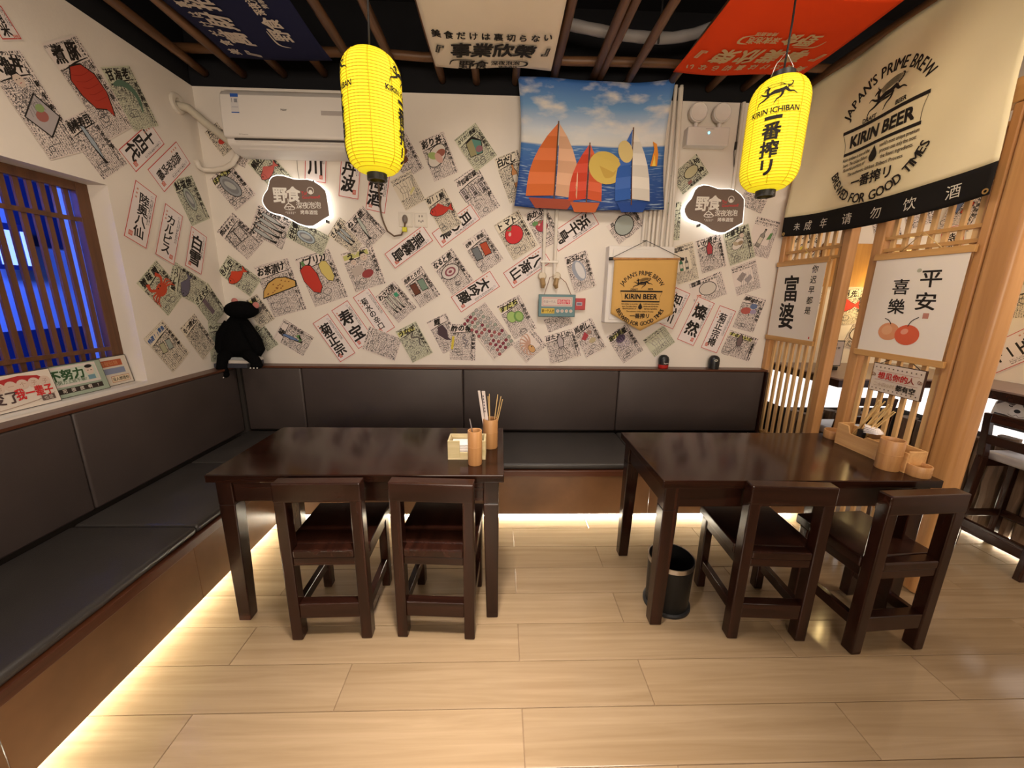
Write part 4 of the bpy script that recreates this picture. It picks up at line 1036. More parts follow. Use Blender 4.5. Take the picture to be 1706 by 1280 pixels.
P = Print(pfn, .0022); beerprint(P, -.018, -.062, .182, True); P.build('lettering', pcl)

# red call button and the small teal board in front of it
t = thing('call_point', 'red wall call point half hidden behind the small teal board', 'alarm', (.615, -.02, 1.39))
b = MB(); b.box(.562, -.030, 1.392, .664, -.001, 1.482); b.build('case', mat('alarm_red', (.40, .018, .022), .4), t, bevel=.004)
P = Print(lambda u, v, h: (u, -.0305-h, v), .0003); P.rect(.592, 1.425, .638, 1.452, pcol((.42, .38, .42))); P.rect(.598, 1.432, .632, 1.444, pcol((.15, .12, .2))); P.build('label_plate', t)
t = thing('teal_board', 'small teal hanging board with red boxed lettering on the two conduits', 'sign', (.437, -.05, 1.34))
b = MB(); b.box(.292, -.060, 1.338, .578, -.048, 1.508); b.build('board', mat('teal_board', (.10, .20, .22), .5), t, bevel=.0015)
P = Print(lambda u, v, h: (.435+u, -.060-h, 1.423+v), .0004)
P.frame(-.143, -.085, .143, .085, .003, pcol((.03, .07, .08))); P.rect(-.120, -.006, .120, .066, pcol((.60, .52, .46))); P.frame(-.112, .0, .112, .060, .003, pcol((.45, .08, .12)))
P.text('今日一个人', -.058, .030, .022, pcol((.2, .15, .2)), maxw=.095)
for i, ch in enumerate('思念号'): 
    u = .018+.034*i; P.rect(u-.015, .013, u+.015, .047, pcol((.55, .03, .07))); P.text(ch, u, .030, .026, pcol((.75, .6, .55)), 0, .02)
P.rect(-.120, -.060, -.018, -.020, pcol((.58, .42, .08))); P.text('第一个人才', -.069, -.040, .024, INK, 0, .03, maxw=.095)
for i in range(4): P.ell(.008+.034*i, -.040, .013, .013, pcol((.55, .52, .46)), 0, 12); P.ring(.008+.034*i, -.040, .007, .007, .002, pcol((.5, .15, .1)), 8)
P.build('lettering', t)
b = MB(); b.tube([(.335, -.05, 1.505), (.375, -.04, 1.635), (.435, -.03, 1.655), (.500, -.04, 1.60), (.545, -.05, 1.505)], .0022, 6); b.build('hanging_cord', mat('cord_brown', (.16, .05, .03), .7), t)

# double socket with the lantern's plug
for i, x in enumerate((-.762, -.650)):
    t = thing('wall_socket', ['left socket with a grey plug in it below the left lantern', 'right empty socket beside the plugged one'][i], 'socket', (x+.046, -.005, 2.03))
    b = MB(); b.box(x, -.010, 1.985, x+.098, -.0008, 2.088); b.build('cover_plate', WPIPE, t, bevel=.002)
    P = Print(lambda u, v, h: (u, -.0102-h, v), .0003)
    if i: 
        for (a, c) in ((.036, .068), (.056, .068), (.032, .035), (.048, .030), (.062, .035)): P.rect(x+a, 1.985+c, x+a+.006, 1.985+c+.014, pcol((.05, .04, .04)))
    P.frame(x+.008, 1.993, x+.090, 2.080, .001, pcol((.4, .36, .3))); P.build('socket_holes', t)
t = thing('plug_and_cord', 'grey plug with a brown cord looping down from the left lantern', 'plug', (-.715, -.03, 2.04))
b = MB(); b.ball((-.715, -.025, 2.035), .020, .016, .032, 14, 8); b.build('plug', mat('plug_grey', (.16, .13, .11), .5), t, smooth=True)
b = MB(); b.tube([(-.715, -.03, 2.01), (-.718, -.035, 1.97), (-.745, -.03, 1.925), (-.80, -.025, 1.915), (-.85, -.02, 1.95), (-.875, -.015, 2.01), (-.89, -.012, 2.06), (-.895, -.01, 2.12), (-.90, -.01, 2.4), (-.80, -.02, 2.87)], .006, 8); b.build('cord', mat('cord_brown2', (.12, .07, .04), .6), t, smooth=True)
b = MB(); b.box(-.735, -.042, 1.945, -.702, -.020, 1.978); b.build('yellow_tag', mat('tag_yellow', (.62, .58, .03), .6), t, bevel=.004)

# ================================================================ LEFT SILL BOARDS
def sboard(label, ya, yb, x0, x1, draw):
    t = thing('slogan_board', label, 'sign', (x0, (ya+yb)/2, WZ0))
    w = yb-ya; h = .162; lean = x1-x0
    T = lambda u, v, d: (x0+lean*(v/h)+d*1.0, ya+u, WZ0+.0015+v)
    # u runs to +y (to the right as seen from the room)
    b = MB(); b.slab([(0, 0), (w, 0), (w, h), (0, h)], lambda u, v, d: T(u, v, d), -.008, 0.0); b.build('board', mat('board_dark_edge', (.03, .025, .02), .5), t)
    P = Print(lambda u, v, h_: (x0+lean*(v/h)+h_, ya+u, WZ0+.0015+v), .0006); draw(P, w, h); P.build('lettering', t)
WHT = pcol((.66, .58, .50))
def d1(P, w, h):
    P.rect(.003, .003, w-.003, h-.003, WHT)
    rd = pcol((.38, .03, .03)); P.poly([(w*.05, h*.66), (w*.30, h*.86), (w*.60, h*.92), (w*.82, h*.86), (w*.90, h*.72), (w*.5, h*.70)], rd)
    for i in range(7): P.ell(w*.06+i*w*.137, h*.67, .023, .023, pcol((.60, .46, .38)), 0, 14); P.text('我上行一个子'[min(i, 5)], w*.06+i*w*.137, h*.67, .022, pcol((.35, .22, .16)))
    P.text('改变了', w*.26, h*.39, .052, pcol((.08, .05, .05)), 0, .05); P.text('我一辈子', w*.71, h*.42, .050, pcol((.55, .03, .03)), 0, .05, maxw=w*.46)
    P.stroke([(w*.03, h*.10), (w*.3, h*.10), (w*.7, h*.18), (w*.95, h*.30)], .002, pcol((.3, .2, .15))); P.rect(w*.76, h*.12, w*.93, h*.27, pcol((.12, .08, .07))); P.text('也是', w*.845, h*.195, .018, WHT); P.rect(0.006, h*.08, w*.10, h*.22, pcol((.12, .08, .07)))
def d2(P, w, h):
    P.rect(.003, .003, w-.003, h-.003, pcol((.30, .36, .28))); P.rect(.003, .020, w-.030, .045, pcol((.035, .025, .02)))
    for i, ch in enumerate('公司很底啊!'): P.text(ch, w*.10+i*w*.14, .033, .020, WHT, 0, .02)
    P.rect(.003, .055, w-.032, h-.008, pcol((.62, .54, .50))); P.rect(.003, .066, w-.038, h-.020, pcol((.50, .55, .46)))
    P.text('不努力', w*.36, h*.69, .052, pcol((.03, .08, .03)), 0, .07); P.text('不努力上班干嘛?', w*.38, h*.475, .020, pcol((.08, .12, .07)), 0, .02, maxw=w*.6)
    P.ell(w*.75, h*.73, .022, .025, pcol((.62, .50, .42))); P.ell(w*.75, h*.84, .019, .009, INK); P.rect(w*.75-.018, h*.42, w*.75+.018, h*.56, pcol((.15, .27, .33))); P.rect(w*.75-.012, h*.70, w*.75-.004, h*.72, INK); P.rect(w*.75+.004, h*.70, w*.75+.012, h*.72, INK)
def d3(P, w, h):
    P.rect(.003, .003, w-.003, h-.003, pcol((.56, .50, .42))); P.rect(w*.10, h*.66, w*.82, h*.88, pcol((.36, .08, .03))); P.rect(w*.10, h*.40, w*.84, h*.60, pcol((.20, .23, .33)))
    P.text('前程似锦', w*.42, h*.77, .024, pcol((.5, .22, .1)), 0, .02); P.rect(w*.34, h*.10, w*.90, h*.32, pcol((.64, .52, .36))); P.frame(w*.34, h*.10, w*.90, h*.32, .002, pcol((.3, .05, .02))); P.text('没人想理你', w*.62, h*.21, .020, INK, 0, .03, maxw=w*.5)
    P.rect(w*.06, h*.10, w*.18, h*.30, pcol((.05, .06, .16)))
sboard('white board with red bead row and lettering, left one on the window sill', -1.520, -1.208, -2.150, -2.175, d1)
sboard('greenish board with a cartoon face, middle one on the window sill', -1.232, -0.945, -2.172, -2.200, d2)
sboard('board with red and blue strips, right one on the window sill', -0.965, -0.775, -2.197, -2.222, d3)

# ================================================================ PLUSH FIGURE ON A STACK OF BOXES IN THE CORNER
FUR = mat('black_plush', (.0035, .0035, .004), .95, bump=.6, bscale=160, spec=.05)
for i, (x0, x1, y0, y1, z0, z1, c, lb) in enumerate(((-2.125, -1.885, -.225, -.015, .939, .972, (.035, .035, .05), 'flat dark box at the bottom of the stack under the black plush'),
                                                     (-2.090, -1.880, -.215, -.020, .9725, .996, (.55, .50, .46), 'flat white box in the middle of the stack under the black plush'),
                                                     (-2.075, -1.900, -.205, -.025, .9965, 1.016, (.30, .32, .33), 'flat grey box on top of the stack under the black plush'))):
    b = MB(); b.box(x0, y0, z0, x1, y1, z1); tag(b.build('flat_box', mat('flatbox_%d' % i, c, .5), bevel=.003), lb, 'box', None)
pl = thing('plush_figure', 'black long-limbed plush figure sitting on flat boxes in the corner', 'plush toy', (-1.975, -.12, 1.017))
b = MB(); b.lathe([(.0005, 0), (.13, .0), (.165, .05), (.150, .13), (.115, .20), (.075, .27), (.045, .30), (.0005, .305)], 24, (0, 0, 0), 0, Matrix.Translation((-1.975, -.115, 1.017)) @ Matrix.Diagonal((1.0, .60, 1, 1)))
b.build('body', FUR, pl, smooth=True)
b = MB(); b.ball((-1.925, -.135, 1.362), .118, .085, .066, 20, 12); b.ball((-1.925, -.165, 1.345), .070, .05, .040, 16, 8); b.build('head', FUR, pl, smooth=True)
for sx, x, z, lb in ((-1, -1.965, 1.425, None), (1, -1.815, 1.398, None)):
    b = MB(); b.ball((x, -.135, z), .024, .014, .024, 12, 8); b.build('ear', mat('ear_pink', (.48, .17, .15), .8), pl, smooth=True)
for s, ex, ez in ((-1, -2.105, 1.075), (1, -1.815, 1.060)):
    b = MB(); b.tube([(-1.975+s*.055, -.14, 1.27), (-1.975+s*.105, -.165, 1.18), (ex, -.16, ez), (ex-s*.01, -.175, ez-.03)], [.030, .034, .036, .022], 12); b.build('arm', FUR, pl, smooth=True)
for s, pts in ((-1, [(-2.02, -.15, 1.05), (-2.055, -.215, 1.015), (-2.06, -.235, .95), (-2.055, -.245, .895)]), (1, [(-1.93, -.15, 1.05), (-1.845, -.215, 1.02), (-1.815, -.22, .985), (-1.81, -.23, .965)])):
    b = MB(); b.tube(pts, [.050, .042, .036, .040], 12); b.ball(pts[-1], .042, .040, .030, 14, 8); lg = b.build('leg', FUR, pl, smooth=True)
    b = MB()
    for k in range(3): b.ball((pts[-1][0]-.024+.024*k, pts[-1][1]-.036, pts[-1][2]-.016), .0055, .0055, .0055, 8, 6)
    b.build('claw', WPLAST, lg)

# two capsule figurines on the bench rail
for i, (x, lb) in enumerate(((1.322, 'tiny black capsule figurine with a red base on the bench rail'), (1.738, 'tiny all-black capsule figurine on the bench rail, the right one'))):
    t = thing('figurine', lb, 'figurine', (x, -.055, .9383))
    bm_ = mat('figurine_black', (.010, .010, .011), .35)
    b = MB(); b.lathe([(.0005, .030 if i == 0 else 0.0), (.040, .030 if i == 0 else 0.0), (.0425, .05), (.0425, .072), (.036, .092), (.020, .105), (.0005, .109)], 24, (x, -.055, .9383)); b.build('body', bm_, t, smooth='auto')
    if i == 0:
        b = MB(); b.lathe([(.0005, 0), (.036, 0), (.040, .006), (.041, .0298), (.0005, .0298)], 24, (x, -.055, .9383)); b.build('base', mat('figurine_red', (.42, .02, .015), .4), t, smooth='auto')
        P = Print(lambda u, v, h: (x+(.043+h)*math.sin(u/.043), -.055-(.043+h)*math.cos(u/.043), .9383+v), .0006); P.text('Supreme', .014, .043, .016, pcol((.7, .65, .6)), 0, .03, maxw=.055); P.build('lettering', t)
    else:
        P = Print(lambda u, v, h: (x+(.0425+h)*math.sin(u/.043), -.055-(.0425+h)*math.cos(u/.043), .9383+v), .0008); P.ell(-.008, .072, .014, .009, pcol((.45, .42, .36))); P.ell(.028, .055, .004, .007, pcol((.3, .28, .25))); P.build('face_patch', t)
# ================================================================ SHEETS PASTED ON THE WALLS
# (name, wall, centre along the wall, centre height, turn in degrees, width, height)
SH = [('pipe_fish', 'b', -1.991, 2.54, 35.5, 0.118, 0.187),
 ('ac_text', 'b', -1.853, 2.434, -25.7, 0.084, 0.13),
 ('scallop', 'b', -1.946, 2.234, 37.0, 0.2, 0.265),
 ('tai', 'b', -1.66, 2.339, 42.5, 0.17, 0.29),
 ('hikawa', 'b', -1.334, 2.436, -7.1, 0.158, 0.322),
 ('tamba', 'b', -1.093, 2.37, -8.9, 0.149, 0.399),
 ('umeshu', 'b', -0.908, 2.23, -11.4, 0.15, 0.295),
 ('eggplant', 'b', -0.696, 2.466, 28.1, 0.159, 0.266),
 ('peas', 'b', -0.456, 2.464, 21.4, 0.194, 0.285),
 ('squidink', 'b', -0.688, 2.236, 27.7, 0.17, 0.228),
 ('redfish', 'b', -0.434, 2.099, 28.1, 0.169, 0.278),
 ('kirishima', 'b', -0.7, 1.84, -54.9, 0.137, 0.369),
 ('drawers', 'b', -1.944, 1.894, 45.1, 0.194, 0.284),
 ('minnows', 'b', -1.714, 1.966, 63.4, 0.22, 0.263),
 ('oyster', 'b', -1.446, 1.902, 63.2, 0.157, 0.288),
 ('pike', 'b', -1.155, 1.911, 54.3, 0.164, 0.237),
 ('leek', 'b', -1.014, 1.972, 42.8, 0.202, 0.245),
 ('kinki', 'b', -1.988, 1.609, 51.6, 0.166, 0.282),
 ('friedrice', 'b', -1.694, 1.524, 15.1, 0.273, 0.397),
 ('peppers', 'b', -1.373, 1.604, 18.2, 0.277, 0.376),
 ('cooks', 'b', -1.051, 1.68, 17.7, 0.256, 0.302),
 ('wasabi', 'b', -0.816, 1.432, 39.7, 0.195, 0.265),
 ('parcel', 'b', -0.622, 1.548, 33.0, 0.193, 0.258),
 ('kikumasa', 'b', -1.319, 1.145, 31.6, 0.154, 0.368),
 ('kotobuki', 'b', -1.165, 1.251, 32.0, 0.162, 0.361),
 ('kikusui', 'b', -0.993, 1.35, 32.3, 0.151, 0.365),
 ('sardine', 'b', -1.637, 1.145, 56.4, 0.187, 0.264),
 ('longtext', 'b', -0.946, 1.105, 69.1, 0.196, 0.279),
 ('eel', 'b', -0.69, 1.12, 26.8, 0.187, 0.281),
 ('bream_doll', 'b', -1.879, 1.35, 31.4, 0.14, 0.222),
 ('mush_doll', 'b', -1.862, 1.151, 31.6, 0.111, 0.209),
 ('tsuki', 'b', -0.342, 1.997, -54.5, 0.134, 0.367),
 ('swirl', 'b', -0.376, 1.664, 35.3, 0.205, 0.293),
 ('bento', 'b', -0.138, 1.819, 34.5, 0.201, 0.273),
 ('tomato', 'b', 0.111, 1.94, 31.5, 0.215, 0.294),
 ('radish', 'b', 0.316, 2.004, 30.7, 0.171, 0.292),
 ('hama', 'b', 0.549, 1.99, -56.0, 0.152, 0.372),
 ('daiginjo', 'b', -0.2, 1.519, -56.4, 0.149, 0.373),
 ('hakkai', 'b', 0.2, 1.707, -55.3, 0.147, 0.361),
 ('plate', 'b', 0.944, 2.03, 40.0, 0.247, 0.174),
 ('onion', 'b', 0.617, 1.683, 19.7, 0.179, 0.284),
 ('dishes', 'b', -0.088, 1.215, 37.3, 0.219, 0.418),
 ('pomfret', 'b', -0.447, 1.19, 26.2, 0.177, 0.285),
 ('thinmenu', 'b', -0.304, 1.122, -1.7, 0.208, 0.294),
 ('lime', 'b', 0.128, 1.325, 28.9, 0.202, 0.302),
 ('octopus', 'b', 0.235, 1.105, -49.0, 0.19, 0.22),
 ('twosquid', 'b', 0.504, 1.102, 16.4, 0.258, 0.235),
 ('steak', 'b', 0.713, 1.171, 30.4, 0.181, 0.276),
 ('undersign', 'b', 0.458, 1.297, 22.4, 0.209, 0.119),
 ('urchin', 'b', 1.012, 1.126, 35.7, 0.196, 0.271),
 ('clams', 'b', 1.29, 1.15, 38.5, 0.204, 0.178),
 ('sakebottles', 'b', 1.432, 1.758, 17.1, 0.173, 0.292),
 ('redsquid', 'b', 1.629, 1.834, 19.2, 0.199, 0.255),
 ('noodle', 'b', 1.84, 1.902, 20.7, 0.201, 0.26),
 ('bottle', 'b', 2.018, 1.957, -11.2, 0.198, 0.284),
 ('skewers', 'b', 1.935, 1.656, 20.4, 0.203, 0.235),
 ('jar', 'b', 1.64, 1.566, 23.2, 0.274, 0.194),
 ('chishin', 'b', 1.386, 1.412, -21.5, 0.141, 0.311),
 ('sanzen', 'b', 1.572, 1.313, -20.8, 0.159, 0.375),
 ('taru', 'b', 1.765, 1.25, -18.0, 0.154, 0.367),
 ('redplate', 'b', 2.004, 1.381, -13.8, 0.185, 0.28),
 ('squidlow', 'b', 1.962, 1.118, -15.9, 0.261, 0.2),
 ('darkfish', 'b', 1.309, 2.062, 3.0, 0.104, 0.274),
 ('lanternsheet', 'b', 1.901, 2.214, -19.8, 0.2, 0.116),
 ('ticket', 'b', 1.392, 2.388, -49.4, 0.169, 0.235),
 ('karaage', 'b', -0.189, 2.529, 37.0, 0.191, 0.258),
 ('threelabels', 'b', -0.181, 2.226, 32.4, 0.202, 0.33),
 ('dashi', 'b', 0.088, 2.343, 21.5, 0.186, 0.322),
 ('corner_label', 'l', -1.091, 2.595, 29.5, 0.097, 0.114),
 ('bigsheet', 'l', -1.036, 2.304, 28.9, 0.189, 0.391),
 ('crabstick', 'l', -0.74, 2.507, 37.4, 0.223, 0.395),
 ('shrimp', 'l', -0.513, 2.565, 28.5, 0.208, 0.286),
 ('mackerel', 'l', -0.78, 2.236, 38.0, 0.208, 0.269),
 ('juyondai', 'l', -0.492, 2.325, -46.7, 0.132, 0.345),
 ('mukan', 'l', -0.312, 2.273, -47.1, 0.148, 0.366),
 ('mutsu', 'l', -0.596, 1.929, -23.8, 0.148, 0.364),
 ('calpis', 'l', -0.415, 1.846, -24.1, 0.145, 0.359),
 ('shirayuki', 'l', -0.213, 1.768, -22.8, 0.149, 0.297),
 ('bamboo', 'l', -0.173, 2.099, 24.2, 0.208, 0.283),
 ('crab', 'l', -0.542, 1.507, 41.3, 0.218, 0.266),
 ('whale', 'l', -0.335, 1.533, 62.8, 0.195, 0.284),
 ('soba', 'l', -0.162, 1.394, 35.5, 0.205, 0.252),
 ('bluetitle', 'l', -0.584, 1.149, 34.3, 0.188, 0.283),
 ('stew', 'l', -0.322, 1.18, 33.2, 0.172, 0.281),
 ('cornersheet', 'l', -0.151, 1.123, -6.4, 0.148, 0.292)]
PINK = (.72, .63, .58); CRM = (.70, .62, .50); GRN = (.58, .58, .44)
def fine(p): return scribble('fine_handwriting_%02x%02x%02x' % tuple(int(c*255) for c in p), p, (.075, .065, .065), .0125, 140, .050)
def bold(p): return scribble('bold_handwriting_%02x%02x%02x' % tuple(int(c*255) for c in p), p, (.07, .06, .06), .022, 80, .055)
def dense(p): return scribble('dense_drawing_%02x%02x%02x' % tuple(int(c*255) for c in p), p, (.085, .075, .075), 9.0, 105, .048)
RDC, GRC, YLC, BRC, BLC, GYC = (.50, .045, .03), (.12, .24, .09), (.60, .48, .06), (.14, .05, .03), (.13, .17, .30), (.28, .29, .30)
def fish(P, k, c, c2=None):
    body = [(-1, .02), (-.8, .28), (-.4, .42), (.1, .36), (.5, .16), (.65, .08), (1.0, .34), (.92, 0), (1.0, -.30), (.62, -.08), (.4, -.22), (0, -.36), (-.5, -.36), (-.85, -.2)]
    P.poly([(x*k*1.06, y*k*1.12) for x, y in body], INK); P.poly([(x*k, y*k) for x, y in body], c)
    P.poly([(-.45*k, .40*k), (-.1*k, .62*k), (.35*k, .28*k), (0, .36*k)], c2 or c); P.stroke([(-.62*k, .30*k), (-.52*k, 0), (-.6*k, -.28*k)], .02*k, INK); P.ell(-.78*k, .08*k, .06*k, .06*k, INK, 0, 8)
def bowl(P, k, cs):
    P.ell(0, 0, k, k*.62, INK, .4, 20); P.ell(0, 0, .94*k, k*.56, (.66, .60, .54), .4, 20)
    for i, c in enumerate(cs): a = i*2.4; P.ell(.36*k*math.cos(a), .22*k*math.sin(a), .42*k, .27*k, c, a, 12)
def rnd(P, k, c): P.ell(0, 0, k, k*.9, INK, 0, 20); P.ell(0, 0, .94*k, .84*k, c, 0, 20); P.ell(-.3*k, .3*k, .2*k, .14*k, (.68, .45, .40), .6, 10); P.stroke([(-.25*k, .75*k), (0, .55*k), (.3*k, .8*k)], .12*k, GRC)
def slim(P, k, c, n):
    for i in range(n):
        o = (i-(n-1)/2)*.42*k
        P.poly([(o-.14*k, .9*k), (o+.10*k, .8*k), (o+.17*k, 0), (o+.05*k, -.8*k), (o+.15*k, -1.0*k), (o-.08*k, -.98*k), (o-.17*k, 0)], INK); P.poly([(o-.10*k, .84*k), (o+.07*k, .75*k), (o+.13*k, 0), (o+.02*k, -.78*k), (o-.13*k, 0)], c)
def shell(P, k, c): P.ell(0, 0, .55*k, k, INK, 0, 18); P.ell(0, 0, .50*k, .94*k, c, 0, 18); P.ell(0, 0, .34*k, .74*k, (.20, .20, .21), 0, 16); P.ell(.03*k, .05*k, .2*k, .5*k, (.40, .40, .38), .2, 12)
def pepper(P, k):
    for o, c, s in ((-.42, RDC, 1), (.5, (.62, .50, .16), .72)):
        P.poly([(k*(o+x*s), k*y*s+.1*k) for x, y in ((-.30, .62), (.05, .75), (.33, .60), (.42, .1), (.32, -.6), (.05, -.85), (-.25, -.65), (-.42, .05))], INK)
        P.poly([(k*(o+x*s*.93), k*y*s*.95+.1*k) for x, y in ((-.30, .62), (.05, .75), (.33, .60), (.42, .1), (.32, -.6), (.05, -.85), (-.25, -.65), (-.42, .05))], c)
    P.stroke([(-.42*k, .8*k), (-.40*k, 1.02*k)], .16*k, GRC)
def squid(P, k, c):
    P.poly([(0, k), (.30*k, .45*k), (.22*k, -.15*k), (-.22*k, -.15*k), (-.30*k, .45*k)], INK); P.poly([(0, .92*k), (.24*k, .42*k), (.18*k, -.1*k), (-.18*k, -.1*k), (-.24*k, .42*k)], c)
    for i in range(5): a = (i-2)*.09*k; P.stroke([(a, -.1*k), (a*2.2, -.5*k), (a*3.4, -.72*k), (a*2.9, -.95*k)], [.06*k, .05*k, .04*k, .02*k], (.12, .10, .10))
def octo(P, k, c):
    for i in range(8):
        a = R(150+i*26); P.stroke([(.1*k, 0), (.55*k*math.cos(a)+.05*k, .5*k*math.sin(a)), (k*math.cos(a+.25), .8*k*math.sin(a+.25)), (.98*k*math.cos(a+.6), .75*k*math.sin(a+.6))], [.20*k, .15*k, .09*k, .03*k], c)
    P.ell(.45*k, .05*k, .42*k, .30*k, INK, .2, 16); P.ell(.45*k, .05*k, .38*k, .27*k, (.58, .33, .14), .2, 16); P.ell(.28*k, .14*k, .06*k, .06*k, INK, 0, 8)
def crab(P, k, c):
    P.ell(0, -.1*k, .5*k, .36*k, c, 0, 14)
    for s in (-1, 1):
        P.stroke([(s*.3*k, .1*k), (s*.6*k, .4*k), (s*.45*k, .75*k)], [.16*k, .18*k, .26*k], c)
        for j in range(3): P.stroke([(s*.4*k, -.1*k*j), (s*.8*k, .05*k-.22*k*j), (s*.95*k, -.25*k-.22*k*j)], [.12*k, .09*k, .03*k], c)
    P.ell(-.12*k, .1*k, .05*k, .05*k, INK, 0, 8); P.ell(.12*k, .1*k, .05*k, .05*k, INK, 0, 8)
def shrimp(P, k, c):
    P.stroke([(-.8*k, .5*k), (-.2*k, .62*k), (.4*k, .35*k), (.62*k, -.2*k), (.5*k, -.8*k)], [.12*k, .34*k, .36*k, .24*k, .08*k], c)
    for i in range(4): P.stroke([(-.3*k+.22*k*i, .5*k-.1*k*i), (-.36*k+.2*k*i, .15*k-.12*k*i)], .03*k, INK, 1)
    P.stroke([(-.8*k, .5*k), (-1*k, .7*k), (-.5*k, .95*k)], .02*k, INK)
def bottle(P, k, c, x=0):
    P.poly([(x-.26*k, -k), (x+.26*k, -k), (x+.26*k, .25*k), (x+.10*k, .5*k), (x+.10*k, .95*k), (x-.10*k, .95*k), (x-.10*k, .5*k), (x-.26*k, .25*k)], INK)
    P.poly([(x-.21*k, -.95*k), (x+.21*k, -.95*k), (x+.21*k, .22*k), (x+.07*k, .47*k), (x+.07*k, .8*k), (x-.07*k, .8*k), (x-.07*k, .47*k), (x-.21*k, .22*k)], c); P.rect(x-.21*k, -.6*k, x+.21*k, 0, (.62, .55, .46))
def dots(P, k, cs):
    r = random.Random(4)
    for j in range(11):
        for i in range(5):
            u, v = (i-2)*.5*k+(.10*k if j % 2 else -.10*k), (j-5)*.52*k
            P.ell(u, v, .21*k, .19*k, INK, 0, 12); P.ell(u, v, .18*k, .16*k, cs[r.randrange(len(cs))], 0, 12)
def blocks(P, k, cs):
    for i, c in enumerate(cs): a = (i-(len(cs)-1)/2)*.85*k; P.poly([(a-.36*k, -.55*k), (a+.30*k, -.62*k), (a+.38*k, .5*k), (a-.28*k, .58*k)], INK); P.poly([(a-.31*k, -.49*k), (a+.26*k, -.55*k), (a+.33*k, .44*k), (a-.24*k, .52*k)], c)
def boat(P, k, c):
    P.poly([(-k, -.3*k), (-.8*k, .05*k), (-.4*k, .35*k), (.1*k, .45*k), (.6*k, .32*k), (k, -.05*k), (.9*k, -.32*k)], INK); P.poly([(-.93*k, -.25*k), (-.76*k, .04*k), (-.38*k, .30*k), (.1*k, .40*k), (.56*k, .28*k), (.93*k, -.05*k), (.84*k, -.27*k)], c)
    r = random.Random(2)
    for i in range(16): P.ell(r.uniform(-.7, .7)*k, r.uniform(-.18, .22)*k, .05*k, .03*k, (.25, .10, .03), 0, 6)
def face(P, u, v, k): P.ell(u, v, k, 1.15*k, (.62, .50, .42), 0, 14); P.poly([(u-k, v+.2*k), (u-.7*k, v+1.15*k), (u, v+1.4*k), (u+.7*k, v+1.15*k), (u+k, v+.2*k), (u+.5*k, v+.75*k), (u-.5*k, v+.75*k)], INK); P.rect(u-.5*k, v, u-.2*k, v+.12*k, INK); P.rect(u+.2*k, v, u+.5*k, v+.12*k, INK); P.rect(u-.25*k, v-.55*k, u+.25*k, v-.45*k, (.4, .1, .1))
def swirl(P, k, c): P.ell(0, 0, k, .72*k, INK, -.3, 18); P.ell(0, 0, .92*k, .65*k, (.6, .54, .5), -.3, 18); P.ell(0, 0, .6*k, .42*k, c, -.3, 16); P.ell(0, 0, .42*k, .28*k, (.6, .5, .46), -.3, 12); P.ell(0, 0, .2*k, .14*k, c, -.3, 10)
def eelp(P, k, c): P.stroke([(-.2*k, .9*k), (.4*k, .75*k), (.1*k, .35*k), (.7*k, .1*k), (.5*k, -.5*k), (.7*k, -.9*k)], [.05*k, .13*k, .14*k, .14*k, .10*k, .03*k], c)
def lines(P, k, c):
    for i in range(6): P.stroke([(-.8*k+.3*k*i, -.8*k), (-.5*k+.25*k*i, 0), (-.7*k+.33*k*i, .8*k)], .03*k, c)
    P.ring(-.2*k, .2*k, .4*k, .3*k, .03*k, c, 14); P.ring(.3*k, -.3*k, .35*k, .25*k, .03*k, c, 14)
